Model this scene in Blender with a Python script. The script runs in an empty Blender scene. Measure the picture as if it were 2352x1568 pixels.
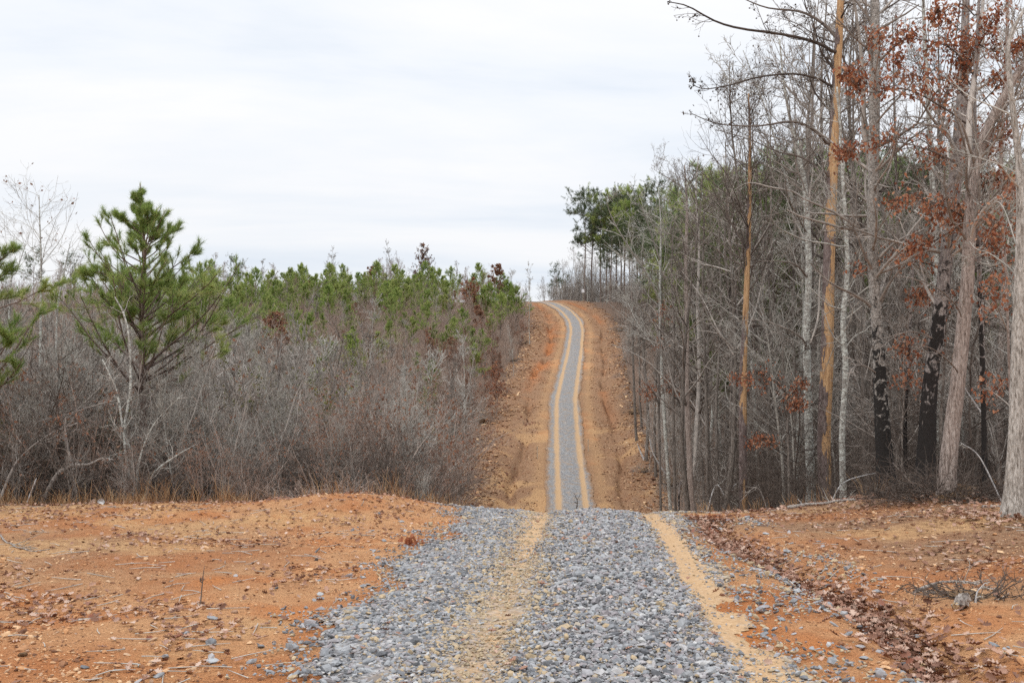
import bpy, math, random
import numpy as np
sc = bpy.context.scene
R = math.radians

# ------------------------------------------------------------------ camera
CAMZ = 1.6
PITCH = math.atan(137/2286.0)
cam_d = bpy.data.cameras.new('camera'); cam = bpy.data.objects.new('camera', cam_d)
sc.collection.objects.link(cam); sc.camera = cam
cam_d.lens = 35; cam_d.sensor_width = 36; cam_d.clip_start = 0.05; cam_d.clip_end = 5000
cam.location = (0, 0, CAMZ); cam.rotation_euler = (R(90)+PITCH, 0, 0)

# ------------------------------------------------------------------ sky and sun
SUN_EL, SUN_AZ = 48, 215
w = bpy.data.worlds.new('World'); sc.world = w; w.use_nodes = True
nt = w.node_tree; nt.nodes.clear()
def nd(t, **k):
    n = nt.nodes.new(t)
    for a, b in k.items(): setattr(n, a, b)
    return n
def lk(a, b): nt.links.new(a, b)
def math_(op, a, b=None, clamp=False):
    n = nd('ShaderNodeMath', operation=op); n.use_clamp = clamp
    for i, v in enumerate((a, b)):
        if v is None: continue
        if isinstance(v, (int, float)): n.inputs[i].default_value = v
        else: lk(v, n.inputs[i])
    return n.outputs[0]
tc = nd('ShaderNodeTexCoord'); sep = nd('ShaderNodeSeparateXYZ'); lk(tc.outputs['Generated'], sep.inputs[0])
zc = math_('MAXIMUM', sep.outputs[2], 0.0)
den = math_('ADD', zc, 0.10)
cx = math_('DIVIDE', sep.outputs[0], den); cy = math_('DIVIDE', sep.outputs[1], den)
cmb = nd('ShaderNodeCombineXYZ'); lk(cx, cmb.inputs[0]); lk(cy, cmb.inputs[1])
mp = nd('ShaderNodeMapping'); lk(cmb.outputs[0], mp.inputs[0]); mp.inputs['Scale'].default_value = (0.35, 0.8, 1); mp.inputs['Rotation'].default_value = (0, 0, R(12))
n1 = nd('ShaderNodeTexNoise'); lk(mp.outputs[0], n1.inputs['Vector']); n1.inputs['Scale'].default_value = 1.3; n1.inputs['Detail'].default_value = 7; n1.inputs['Roughness'].default_value = .55; n1.inputs['Distortion'].default_value = .4
r1 = nd('ShaderNodeValToRGB'); lk(n1.outputs[0], r1.inputs[0])
e = r1.color_ramp.elements
e[0].position = .32; e[0].color = (.74, .81, .905, 1)
e[1].position = .60; e[1].color = (.97, .972, .985, 1)
m_ = r1.color_ramp.elements.new(.47); m_.color = (.885, .918, .965, 1)
sky = nd('ShaderNodeTexSky', sky_type='NISHITA'); sky.sun_disc = False; sky.sun_elevation = R(SUN_EL); sky.sun_rotation = R(SUN_AZ)
sk = nd('ShaderNodeMixRGB', blend_type='MULTIPLY'); sk.inputs[0].default_value = 1; lk(sky.outputs[0], sk.inputs[1]); sk.inputs[2].default_value = (.1, .1, .1, 1)
mx = nd('ShaderNodeMixRGB'); mx.inputs[0].default_value = .93; lk(sk.outputs[0], mx.inputs[1]); lk(r1.outputs[0], mx.inputs[2])
# overcast luminance: zenith about twice the horizon
lum = nd('ShaderNodeMapRange'); lk(zc, lum.inputs[0]); lum.inputs[1].default_value = .0; lum.inputs[2].default_value = .30; lum.inputs[3].default_value = .97; lum.inputs[4].default_value = 1.09
lum2 = nd('ShaderNodeMapRange'); lk(zc, lum2.inputs[0]); lum2.inputs[1].default_value = .38; lum2.inputs[2].default_value = .95; lum2.inputs[3].default_value = 0; lum2.inputs[4].default_value = 1.25
lsum = math_('ADD', lum.outputs[0], lum2.outputs[0])
bg = nd('ShaderNodeBackground'); lk(mx.outputs[0], bg.inputs[0]); lk(lsum, bg.inputs[1])
wo = nd('ShaderNodeOutputWorld'); lk(bg.outputs[0], wo.inputs[0])
sd = bpy.data.lights.new('sun', 'SUN'); sd.energy = 0.9; sd.angle = R(22); sd.color = (1, .965, .92)
so = bpy.data.objects.new('sun', sd); sc.collection.objects.link(so)
so.rotation_euler = (R(90-SUN_EL), 0, R(180-SUN_AZ)+R(0))
sc.view_settings.view_transform = 'Standard'; sc.view_settings.look = 'None'
sc.view_settings.exposure = 0.0; sc.view_settings.gamma = 1
cy_ = sc.cycles
cy_.max_bounces = 4; cy_.diffuse_bounces = 2; cy_.glossy_bounces = 1; cy_.transparent_max_bounces = 4
cy_.use_adaptive_sampling = True; cy_.adaptive_threshold = 0.02
cy_.use_denoising = False
cy_.sample_clamp_indirect = 4
sc.render.use_persistent_data = False

# ------------------------------------------------------------------ helpers
rng = np.random.default_rng(7)
COL = sc.collection
F = 2286.0
def ray(px, row):
    """direction with Y=1 of the sight line through a point of the view"""
    dx, dy = px-1176.0, 784.0-row
    s, c = math.sin(PITCH), math.cos(PITCH)
    v = np.array([dx, F*c - dy*s, F*s + dy*c]); return v/v[1]
def at(px, row, Z):
    v = ray(px, row)*Z; return np.array([v[0], Z, v[2]+CAMZ])
_tabs = {}
def vnoise(x, y, scale, seed=0):
    if seed not in _tabs: _tabs[seed] = np.random.default_rng(1000+seed).random((256, 256))
    T = _tabs[seed]
    x = np.asarray(x, float)/scale+97.3; y = np.asarray(y, float)/scale+31.7
    xi = np.floor(x).astype(int); yi = np.floor(y).astype(int); fx = x-xi; fy = y-yi
    fx = fx*fx*(3-2*fx); fy = fy*fy*(3-2*fy)
    a = T[xi & 255, yi & 255]; b = T[(xi+1) & 255, yi & 255]; c = T[xi & 255, (yi+1) & 255]; d = T[(xi+1) & 255, (yi+1) & 255]
    return (a*(1-fx)+b*fx)*(1-fy)+(c*(1-fx)+d*fx)*fy - .5
def fbm(x, y, scale, seed=0, oct=3):
    s = 0
    for k in range(oct): s = s+vnoise(x, y, scale/2**k, seed+k)/2**k
    return s
def sstep(x, a, b):
    t = np.clip((np.asarray(x, float)-a)/(b-a), 0, 1); return t*t*(3-2*t)

_ty = np.arange(-60, 1300, .25)
def _smooth(keys, wn):
    k = np.array(keys, float); v = np.interp(_ty, k[:, 0], k[:, 1])
    out = v.copy()
    for y0, y1, n in wn:
        ker = np.hanning(n+2)[1:-1]; ker /= ker.sum()
        pad = np.pad(v, (n//2, n-1-n//2), mode='edge')
        sm = np.convolve(pad, ker, 'valid'); m = (_ty > y0) & (_ty < y1); out[m] = sm[m]
    return out
_C = _smooth([(-60, -2), (0, .2), (5.8, .62), (16, 1.3), (62, 3.75), (80, 4.4), (95, 5.1), (115, 6.8), (131, 8.2), (150, 9.8), (160, 10.1), (170, 9.3), (178, 7.6), (186, 4.5), (192, 0), (205, -12), (230, -30), (1300, -600)], [(-61, 1400, 45)])
_P = _smooth([(-60, .3), (0, 0), (5.8, -.03), (12, -.09), (15.5, -.15), (17, -.28), (19, -.6), (24, -1.7), (35, -4.6), (48, -6.9), (56, -6.6), (62, -5.5), (95, 1.6), (131, 7.9), (160, 14.5), (180, 19.5), (190, 20.6), (205, 21), (300, 20), (1300, 12)], [(-61, 17, 9), (16.9, 26, 13), (26, 1400, 45)])
_Q = _smooth([(-60, .3), (10, .03), (16, -.05), (18, -.10), (24, -.8), (35, -2.2), (50, -3.4), (65, -2.6), (95, 2.6), (131, 8.6), (160, 14.8), (180, 19.6), (205, 21), (300, 21), (1300, 12)], [(-61, 1400, 17)])
_L = _smooth([(-60, .1), (12, -.04), (14.5, -.10), (17.5, -.19), (22, -1.0), (35, -3.6), (48, -5.2), (62, -4.2), (95, 2.4), (131, 9.2), (165, 16.5), (190, 20.2), (215, 21.5), (300, 21), (1300, 14)], [(-61, 1400, 17)])
def cen(y): return np.interp(y, _ty, _C)
def H(x, y):
    x = np.asarray(x, float); y = np.asarray(y, float)
    s = x-cen(y); far = sstep(y, 20, 60)
    p = np.interp(y, _ty, _P); q = np.interp(y, _ty, _Q); l = np.interp(y, _ty, _L)
    wr = sstep(s, 2.2+2*far, 6.5+6*far); wl = sstep(-s, 2.4+3*far, 7+8*far)
    z = p*(1-wr-wl)+q*wr+l*wl
    z = z + .13*sstep(s, 2.4, 5.5)*(1-sstep(y, 16, 19)) + .03*sstep(s, 5, 10)*(1-sstep(y, 16, 19))
    z = z + .30*np.exp(-((x+2.5)/1.7)**2-((y-15.7)/1.4)**2)                    # mound left of the crest
    z = z + .10*np.exp(-((x+6.5)/2.5)**2-((y-16.2)/1.2)**2)
    d0 = 2.15-.06*(y-6)                                                         # leaf filled ditch
    z = z - .15*np.exp(-((s-d0-.12*np.sin(y*.9))/.26)**2)*(1-sstep(y, 14.5, 16.5))
    # erosion gullies on the far hill, bank either side
    g1 = np.exp(-((s+3.7+.35*np.sin(y*.13)+.5*vnoise(y, y*0, 5, 40))/.32)**2); g2 = np.exp(-((s-3.8-.25*np.sin(y*.17)-.5*vnoise(y, y*0, 5, 41))/.28)**2)
    fm = sstep(y, 55, 70)*(1-sstep(y, 176, 184))
    z = z - fm*(.55*g1+.45*g2)*np.clip(.5+1.8*fbm(x, y, 3.5, 44, 4), .05, 1.3)
    z = z + far*.5*np.exp(-((np.abs(s)-5.6)/1.1)**2)*(.5+fbm(x, y, 6, 33))
    # roughness: kept off the road
    off = sstep(np.abs(s), 1.8, 3.2)
    z = z + off*(.11*fbm(x, y, 2.4, 3)+.055*np.abs(fbm(x, y, .55, 9, 4)))*(1-.4*far) + off*far*(.9*fbm(x, y, 22, 15))*sstep(np.abs(s), 6, 16)
    # wheel tracks
    z = z - .03*np.exp(-((s+.85)/.2)**2) - .035*np.exp(-((s-.88)/.18)**2) + .02*np.exp(-(s/.35)**2)
    return z
def Hs(x, y): return float(H(np.array([x]), np.array([y]))[0])
def hit(px, row, zmax=400, z0=3.0):
    v = ray(px, row); Z = np.concatenate([np.arange(z0, 40, .02), np.arange(40, zmax, .1)])
    h = H(v[0]*Z, Z); b = v[2]*Z+CAMZ < h
    i = int(np.argmax(b)) if b.any() else len(Z)-1
    return np.array([v[0]*Z[i], Z[i], h[i]])

def mesh(name, V, quads=None, tris=None, mats=(), qm=None, tm=None, tint=None, smooth=True, attrs=None):
    me = bpy.data.meshes.new(name)
    V = np.asarray(V, np.float32); me.vertices.add(len(V)); me.vertices.foreach_set('co', V.ravel())
    q = np.zeros((0, 4), np.int32) if quads is None else np.asarray(quads, np.int32); t = np.zeros((0, 3), np.int32) if tris is None else np.asarray(tris, np.int32)
    nl = q.size+t.size; me.loops.add(nl); me.loops.foreach_set('vertex_index', np.concatenate([q.ravel(), t.ravel()]))
    npl = len(q)+len(t); me.polygons.add(npl)
    st = np.concatenate([np.arange(len(q))*4, q.size+np.arange(len(t))*3]).astype(np.int32)
    me.polygons.foreach_set('loop_start', st)
    mi = np.concatenate([np.zeros(len(q), np.int32) if qm is None else np.broadcast_to(np.asarray(qm, np.int32), (len(q),)), np.zeros(len(t), np.int32) if tm is None else np.broadcast_to(np.asarray(tm, np.int32), (len(t),))])
    me.polygons.foreach_set('material_index', mi.astype(np.int32))
    me.polygons.foreach_set('use_smooth', np.full(npl, smooth))
    for m in mats: me.materials.append(m)
    at_ = dict(attrs or {})
    if tint is not None: at_['tint'] = tint
    for k, a in at_.items():
        A = me.attributes.new(k, 'FLOAT', 'POINT'); A.data.foreach_set('value', np.asarray(a, np.float32))
    me.update(calc_edges=True); return me
class G:
    """geometry bag: vertices, quads, tris with material slot and tint"""
    def __init__(s): s.V=[]; s.Q=[]; s.QM=[]; s.T=[]; s.TM=[]; s.t=[]; s.n=0
    def add(s, V, Q=None, T=None, m=0, tint=0.):
        V = np.asarray(V, float).reshape(-1, 3); s.V.append(V)
        if Q is not None and len(Q): s.Q.append(np.asarray(Q)+s.n); s.QM.append(np.full(len(Q), m))
        if T is not None and len(T): s.T.append(np.asarray(T)+s.n); s.TM.append(np.full(len(T), m))
        s.t.append(np.broadcast_to(np.asarray(tint, float), (len(V),))); s.n += len(V); return s
    def arr(s):
        V = np.concatenate(s.V) if s.V else np.zeros((0, 3)); Q = np.concatenate(s.Q) if s.Q else np.zeros((0, 4), int); T = np.concatenate(s.T) if s.T else np.zeros((0, 3), int)
        return V, Q, (np.concatenate(s.QM) if s.Q else np.zeros(0, int)), T, (np.concatenate(s.TM) if s.T else np.zeros(0, int)), np.concatenate(s.t) if s.t else np.zeros(0)
    def mesh(s, name, mats, smooth=True):
        V, Q, QM, T, TM, t = s.arr(); return mesh(name, V, Q, T, mats, QM, TM, t, smooth)
    def bag(s, g, mat=None):
        V, Q, QM, T, TM, t = g.arr() if isinstance(g, G) else g
        if mat is not None: V = V@mat[0].T+mat[1]
        s.V.append(V)
        if len(Q): s.Q.append(Q+s.n); s.QM.append(QM)
        if len(T): s.T.append(T+s.n); s.TM.append(TM)
        s.t.append(t); s.n += len(V)
def obj(name, me, parent=None, loc=(0, 0, 0), rot=0, sc_=1, label=None, cat=None, group=None, kind=None):
    o = bpy.data.objects.new(name, me); COL.objects.link(o)
    if parent is not None: o.parent = parent
    o.location = tuple(float(a) for a in loc); o.rotation_euler = (0, 0, rot) if np.isscalar(rot) else rot
    o.scale = (sc_,)*3 if np.isscalar(sc_) else sc_
    if label: o['label'] = label
    if cat: o['category'] = cat
    if group: o['group'] = group
    if kind: o['kind'] = kind
    return o
def norm(a): return a/np.maximum(np.linalg.norm(a, axis=-1, keepdims=True), 1e-9)
def tubes(P, Rr, sides=3, g=None, m=0, tint=0., cap=False):
    """P (B,N,3) centre lines, Rr (B,N) radii"""
    g = g or G(); P = np.asarray(P, float); Rr = np.asarray(Rr, float)
    if P.ndim == 2: P = P[None]; Rr = Rr[None]
    B, N, _ = P.shape
    if B == 0: return g
    T = np.empty_like(P); T[:, 1:-1] = P[:, 2:]-P[:, :-2]; T[:, 0] = P[:, 1]-P[:, 0]; T[:, -1] = P[:, -1]-P[:, -2]; T = norm(T)
    m0 = norm(P[:, -1]-P[:, 0]); ref = np.where(np.abs(m0[:, 2:3]) < .75, np.array([[0, 0, 1.]]), np.array([[1., 0.15, 0]]))[:, None, :]
    U = norm(np.cross(T, ref)); W = np.cross(T, U)
    a = np.arange(sides)*2*math.pi/sides
    X = P[:, :, None]+Rr[:, :, None, None]*(np.cos(a)[None, None, :, None]*U[:, :, None]+np.sin(a)[None, None, :, None]*W[:, :, None])
    b = np.arange(B)[:, None, None]*N*sides; i = np.arange(N-1)[None, :, None]*sides; j = np.arange(sides)[None, None, :]; j2 = (j+1) % sides
    Q = np.stack([b+i+j, b+i+j2, b+i+sides+j2, b+i+sides+j], -1).reshape(-1, 4)
    tn = np.broadcast_to(np.asarray(tint, float), (B,)) if np.ndim(tint) < 2 else tint
    tv = np.repeat(tn, N*sides)
    T3 = None
    if cap:
        k = np.arange(1, sides-1)
        T3 = np.concatenate([np.stack([np.zeros_like(k)+o+bb*N*sides, o+bb*N*sides+k, o+bb*N*sides+k+1], -1) for bb in range(B) for o in (0, (N-1)*sides)])
    g.add(X, Q, T3, m, tv); return g

# ---- vectorised branch growth
def trunkline(h, r, n=8, lean=.03, wander=.03, rg=None, base=(0, 0, 0), B=1, rtip=.25, dirs=None):
    rg = rg or rng; P = np.zeros((B, n+1, 3)); P[:, 0] = base
    d = np.tile(np.array([0, 0, 1.]), (B, 1))+rg.normal(0, lean, (B, 3)) if dirs is None else norm(np.array(dirs, float)); d = norm(d)
    h = np.broadcast_to(np.asarray(h, float), (B,))
    for i in range(n):
        d = norm(d+rg.normal(0, wander, (B, 3))+np.array([0, 0, .01])); P[:, i+1] = P[:, i]+d*(h/n)[:, None]
    t = np.linspace(0, 1, n+1); Rr = np.asarray(r)*np.ones((B, 1))*(1-(1-rtip)*t**.9)[None]
    return dict(P=P, R=Rr, L=h)
def kids(par, k, t0=.2, t1=1, ang=45, angs=10, lr=.4, shape=None, n=4, wander=.12, trop=.05, rr=.6, rmin=.004, rtip=.35, rg=None, flat=0, rmax=9):
    rg = rg or rng; P, Rr, L = par['P'], par['R'], par['L']; B, N, _ = P.shape
    kk = rg.poisson(k, B) if np.isscalar(k) else rg.poisson(k)
    idx = np.repeat(np.arange(B), kk); M = len(idx)
    if M == 0: return dict(P=np.zeros((0, n+1, 3)), R=np.zeros((0, n+1)), L=np.zeros(0))
    t = rg.uniform(t0, t1, M); f = t*(N-1)*.999; i = f.astype(int); f = f-i
    p = P[idx, i]*(1-f)[:, None]+P[idx, i+1]*f[:, None]; d0 = norm(P[idx, i+1]-P[idx, i]); r0 = Rr[idx, i]*(1-f)+Rr[idx, i+1]*f
    rv = rg.normal(0, 1, (M, 3)); rv[:, 2] *= 1-flat; pr = norm(rv-(rv*d0).sum(-1, keepdims=True)*d0)
    a = np.radians(rg.normal(ang, angs, M))[:, None]; d = np.cos(a)*d0+np.sin(a)*pr
    sh = 1 if shape is None else shape(t); Ln = L[idx]*lr*sh*rg.uniform(.6, 1.25, M)
    Q = np.zeros((M, n+1, 3)); Q[:, 0] = p
    for s in range(n):
        d = norm(d+rg.normal(0, wander, (M, 3))+np.array([0, 0, trop])); Q[:, s+1] = Q[:, s]+d*(Ln/n)[:, None]
    rb = np.clip(r0*rr, rmin, rmax); tt = np.linspace(0, 1, n+1)
    return dict(P=Q, R=np.maximum(rb[:, None]*(1-(1-rtip)*tt)[None], rmin*.6), L=Ln, T=t)
def needles(g, P, D, cnt, ln, wd, spread=.8, m=1, rg=None, up=.15):
    """tufts of needles at P (M,3) round direction D"""
    rg = rg or rng; M = len(P); 
    if M == 0: return g
    idx = np.repeat(np.arange(M), cnt); K = len(idx)
    d = norm(D[idx]+rg.normal(0, spread, (K, 3))*np.array([1, 1, .9])+np.array([0, 0, up]))
    p = P[idx]-D[idx]*rg.uniform(0, ln*.9, K)[:, None]
    l = ln*rg.uniform(.7, 1.15, K)[:, None]; s = norm(np.cross(d, rg.normal(0, 1, (K, 3))))*wd
    tip = p+d*l; tip[:, 2] -= l[:, 0]*.06
    V = np.stack([p-s*.5, p+s*.5, tip], 1); T = np.arange(K*3).reshape(-1, 3)
    tt = np.repeat(np.clip(rg.uniform(0, 1, M)[idx]*.7+rg.uniform(0, .3, K), 0, 1), 3)
    g.add(V, None, T, m, tt); return g
_lo = np.array([[0, -.05], [.10, .12], [.34, .20], [.16, .34], [.42, .52], [.17, .62], [.24, .84], [0, 1.0], [-.24, .82], [-.17, .62], [-.42, .50], [-.16, .34], [-.34, .20], [-.10, .12]])
def leaves(g, P, size, m=1, hang=True, rg=None, tint=None):
    """lobed oak leaves; hang: drooping from twigs, else lying on the ground"""
    rg = rg or rng; M = len(P); 
    if M == 0: return g
    a = rg.uniform(0, 2*math.pi, M); 
    ax = np.stack([np.cos(a), np.sin(a), np.zeros(M)], -1)
    if hang: ax = norm(ax*.7+np.array([0, 0, -.8])+rg.normal(0, .3, (M, 3)))
    else: ax = norm(ax+np.array([0, 0, 1])*rg.normal(.1, .22, M)[:, None])
    nn = rg.normal(0, 1, (M, 3)) if hang else np.array([0, 0, 1.])+rg.normal(0, .35, (M, 3))
    sd = norm(np.cross(ax, nn)); nn = np.cross(sd, ax)
    s = size*rg.uniform(.65, 1.25, M); cur = rg.uniform(-.5, .5, M) if hang else rg.uniform(.1, .9, M)
    o = _lo; x = o[:, 0][None, :, None]; y = o[:, 1][None, :, None]
    bend = (np.abs(x)*1.2+ (y-.4)**2*.7)*cur[:, None, None]
    X = P[:, None]+s[:, None, None]*(x*sd[:, None]+y*ax[:, None]+bend*nn[:, None])
    c = P+ax*(s*.4)[:, None]
    V = np.concatenate([X, c[:, None]], 1); n = len(o); k = np.arange(n)
    T = np.stack([np.full(n, n), k, (k+1) % n], -1)[None]+(np.arange(M)*(n+1))[:, None, None]
    tt = rg.uniform(0, 1, M) if tint is None else tint
    g.add(V, None, T.reshape(-1, 3), m, np.repeat(tt, n+1)); return g
def smallleaves(g, P, size, m=1, rg=None):
    rg = rg or rng; M = len(P)
    if M == 0: return g
    a = norm(rg.normal(0, 1, (M, 3))+np.array([0, 0, -.5])); b = norm(np.cross(a, rg.normal(0, 1, (M, 3)))); s = (size*rg.uniform(.5, 1.3, M))[:, None]
    V = np.stack([P, P+a*s*.55+b*s*.32, P+a*s, P+a*s*.5-b*s*.3], 1); Q = np.arange(M*4).reshape(-1, 4)
    g.add(V, Q, None, m, np.repeat(rg.uniform(0, 1, M), 4)); return g

# ------------------------------------------------------------------ materials
def newmat(name):
    m = bpy.data.materials.new(name); m.use_nodes = True; t = m.node_tree; b = t.nodes['Principled BSDF']
    b.inputs['Roughness'].default_value = .9; b.inputs['Specular IOR Level'].default_value = .15
    return m, t, b
def N(t, ty, **k):
    n = t.nodes.new(ty)
    for a, b in k.items(): setattr(n, a, b)
    return n
def noise(t, vec, scale, detail=4, rough=.55, dist=0):
    n = N(t, 'ShaderNodeTexNoise'); t.links.new(vec, n.inputs['Vector']); n.inputs['Scale'].default_value = scale; n.inputs['Detail'].default_value = detail; n.inputs['Roughness'].default_value = rough; n.inputs['Distortion'].default_value = dist; return n.outputs[0]
def ramp(t, fac, stops):
    n = N(t, 'ShaderNodeValToRGB'); t.links.new(fac, n.inputs[0]); el = n.color_ramp.elements
    while len(el) < len(stops): el.new(.5)
    for q, (p, c) in zip(el, stops): q.position = p; q.color = (*c, 1) if len(c) == 3 else c
    return n.outputs[0]
def mix(t, f, a, b, mode='MIX'):
    n = N(t, 'ShaderNodeMixRGB', blend_type=mode)
    for i, v in ((0, f), (1, a), (2, b)):
        if isinstance(v, (int, float)): n.inputs[i].default_value = v
        elif isinstance(v, tuple): n.inputs[i].default_value = (*v, 1)
        else: t.links.new(v, n.inputs[i])
    return n.outputs[0]
def mth(t, op, a, b=0, clamp=False):
    n = N(t, 'ShaderNodeMath', operation=op); n.use_clamp = clamp
    for i, v in ((0, a), (1, b)):
        if isinstance(v, (int, float)): n.inputs[i].default_value = v
        else: t.links.new(v, n.inputs[i])
    return n.outputs[0]
def attr(t, name):
    n = N(t, 'ShaderNodeAttribute'); n.attribute_name = name; return n.outputs['Fac']
def bump(t, b, h, strength, dist):
    n = N(t, 'ShaderNodeBump'); n.inputs['Strength'].default_value = strength; n.inputs['Distance'].default_value = dist
    t.links.new(h, n.inputs['Height']); t.links.new(n.outputs[0], b.inputs['Normal'])
def rnd(t):
    oi = N(t, 'ShaderNodeObjectInfo'); return mth(t, 'FRACT', mth(t, 'ADD', oi.outputs['Random'], attr(t, 'tint')))
def ocoord(t): return N(t, 'ShaderNodeTexCoord').outputs['Object']
def twig_mat(name, stops):
    m, t, b = newmat(name); c = ramp(t, rnd(t), stops)
    n = noise(t, ocoord(t), 6, 2); c = mix(t, 1, c, ramp(t, n, [(.3, (.72, .72, .72)), (.7, (1.25, 1.22, 1.2))]), 'MULTIPLY')
    t.links.new(c, b.inputs['Base Color']); return m
def bark_mat(name, dark, mid, light, sc_=(14, 14, 3), lichen=None, blotch=None, bscale=2.5, bthr=.5):
    m, t, b = newmat(name); v = ocoord(t)
    mp_ = N(t, 'ShaderNodeMapping'); t.links.new(v, mp_.inputs[0]); mp_.inputs['Scale'].default_value = sc_
    n = noise(t, mp_.outputs[0], 1.9, 8, .72, .5)
    mf = N(t, 'ShaderNodeMapping'); t.links.new(v, mf.inputs[0]); mf.inputs['Scale'].default_value = (40, 40, 12); nf = noise(t, mf.outputs[0], 1.3, 4, .6)
    c = ramp(t, n, [(.36, dark), (.47, mid), (.62, light)]); c = mix(t, 1, c, ramp(t, nf, [(.34, (.5, .48, .46)), (.5, (1, 1, 1)), (.7, (1.15, 1.15, 1.15))]), 'MULTIPLY')
    if lichen:
        mpl = N(t, 'ShaderNodeMapping'); t.links.new(v, mpl.inputs[0]); mpl.inputs['Scale'].default_value = (1, 1, 1.8)
        n2 = noise(t, mpl.outputs[0], 9, 4, .6, .8); c = mix(t, ramp(t, n2, [(.50, (0, 0, 0)), (.56, (1, 1, 1))]), c, lichen)
    if blotch:   # algae and wet black patches of their own shape, thick near the root
        n3 = noise(t, v, bscale, 5, .65, .6); sx = N(t, 'ShaderNodeSeparateXYZ'); t.links.new(v, sx.inputs[0])
        k = mth(t, 'SUBTRACT', mth(t, 'ADD', n3, bthr), mth(t, 'MULTIPLY', sx.outputs[2], .09))
        c = mix(t, ramp(t, k, [(.50, (0, 0, 0)), (.56, (1, 1, 1))]), c, blotch)
    t.links.new(c, b.inputs['Base Color']); bump(t, b, n, 1.0, .03); return m
def leaf_mat(name, stops, trans=.25):
    m, t, b = newmat(name); c = ramp(t, rnd(t), stops); t.links.new(c, b.inputs['Base Color']); b.inputs['Roughness'].default_value = .75
    if trans:
        tr = N(t, 'ShaderNodeBsdfTranslucent'); t.links.new(c, tr.inputs[0]); mx_ = N(t, 'ShaderNodeMixShader'); mx_.inputs[0].default_value = trans
        t.links.new(b.outputs[0], mx_.inputs[1]); t.links.new(tr.outputs[0], mx_.inputs[2]); t.links.new(mx_.outputs[0], t.nodes['Material Output'].inputs[0])
    return m
def tint_mat(name, stops, rough=.85, nscale=40, bmp=.004):
    m, t, b = newmat(name); c = ramp(t, attr(t, 'tint'), stops); n = noise(t, ocoord(t), nscale, 4)
    c = mix(t, 1, c, ramp(t, n, [(.25, (.7, .7, .7)), (.75, (1.22, 1.22, 1.22))]), 'MULTIPLY'); t.links.new(c, b.inputs['Base Color']); b.inputs['Roughness'].default_value = rough
    bump(t, b, n, .6, bmp); return m

M = {}
M['twig'] = twig_mat('grey twig bark', [(0, (.15, .125, .108)), (.22, (.34, .305, .27)), (.45, (.21, .18, .155)), (.75, (.54, .50, .455)), (1, (.19, .155, .13))])
M['twig_red'] = twig_mat('mauve twig bark', [(0, (.21, .15, .125)), (.3, (.42, .325, .27)), (.6, (.28, .23, .20)), (.8, (.50, .42, .365)), (1, (.26, .165, .115))])
M['twig_pale'] = twig_mat('pale twig bark', [(0, (.33, .31, .275)), (.5, (.50, .48, .435)), (1, (.27, .25, .215))])
M['twig_dark'] = twig_mat('dark twig bark', [(0, (.085, .068, .058)), (.5, (.16, .13, .11)), (1, (.075, .06, .05))])
M['needle'] = leaf_mat('pine needles', [(0, (.13, .20, .06)), (.35, (.25, .35, .09)), (.7, (.40, .47, .14)), (1, (.58, .56, .25))], .5)
M['needle_yel'] = leaf_mat('light pine needles', [(0, (.15, .21, .06)), (.4, (.28, .36, .10)), (.8, (.42, .47, .15)), (1, (.55, .50, .22))], .5)
M['needle_dark'] = leaf_mat('dark pine needles', [(0, (.075, .10, .06)), (.5, (.135, .17, .085)), (1, (.22, .25, .135))], .4)
M['russet'] = leaf_mat('dead oak leaves', [(0, (.15, .06, .035)), (.3, (.30, .10, .05)), (.6, (.44, .18, .095)), (.85, (.50, .28, .17)), (1, (.20, .08, .05))], .35)
M['russet_dull'] = leaf_mat('dull dead leaves', [(0, (.19, .10, .065)), (.5, (.31, .165, .10)), (1, (.24, .10, .06))], .3)
M['evergreen'] = leaf_mat('olive evergreen leaves', [(0, (.08, .09, .03)), (.5, (.15, .15, .045)), (1, (.23, .19, .06))], .2)
M['litter'] = leaf_mat('fallen leaves', [(0, (.15, .075, .05)), (.35, (.27, .145, .10)), (.6, (.40, .235, .165)), (.85, (.52, .38, .30)), (1, (.20, .07, .04))], 0)
M['stone'] = tint_mat('crushed stone', [(0, (.10, .10, .105)), (.25, (.235, .24, .25)), (.5, (.37, .375, .38)), (.68, (.27, .24, .245)), (.84, (.50, .49, .475)), (.9, (.38, .30, .20)), (1, (.50, .38, .24))], .8, 35, .004)
M['chip'] = tint_mat('soil crumbs', [(0, (.14, .07, .045)), (.25, (.30, .15, .08)), (.5, (.55, .29, .14)), (.8, (.66, .45, .27)), (1, (.36, .23, .16))], .95, 60, .002)
M['straw'] = leaf_mat('dry broom sedge', [(0, (.28, .14, .065)), (.5, (.42, .24, .12)), (1, (.55, .40, .24))], .2)
M['bark_grey'] = bark_mat('grey hardwood bark', (.12, .10, .088), (.25, .222, .195), (.40, .365, .325), (14, 14, 3.5))
M['bark_pale'] = bark_mat('pale lichened bark', (.17, .155, .138), (.34, .32, .285), (.52, .50, .455), (9, 9, 22), lichen=(.62, .63, .57), blotch=(.035, .032, .03), bscale=3.5, bthr=-.02)
M['bark_mottle'] = bark_mat('mottled black and grey bark', (.12, .105, .095), (.30, .275, .245), (.46, .43, .395), (10, 10, 14), blotch=(.03, .027, .025), bscale=7, bthr=.25)
M['bark_black'] = bark_mat('blackened oak bark', (.10, .085, .08), (.26, .225, .21), (.40, .36, .33), (12, 12, 4), blotch=(.03, .026, .024), bscale=6, bthr=.30)
M['bark_tan'] = bark_mat('tan ridged bark', (.16, .12, .10), (.32, .255, .22), (.46, .39, .345), (16, 16, 2.2))
M['bark_shag'] = bark_mat('shaggy pale bark', (.19, .16, .135), (.42, .38, .335), (.60, .56, .51), (20, 20, 3))
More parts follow.
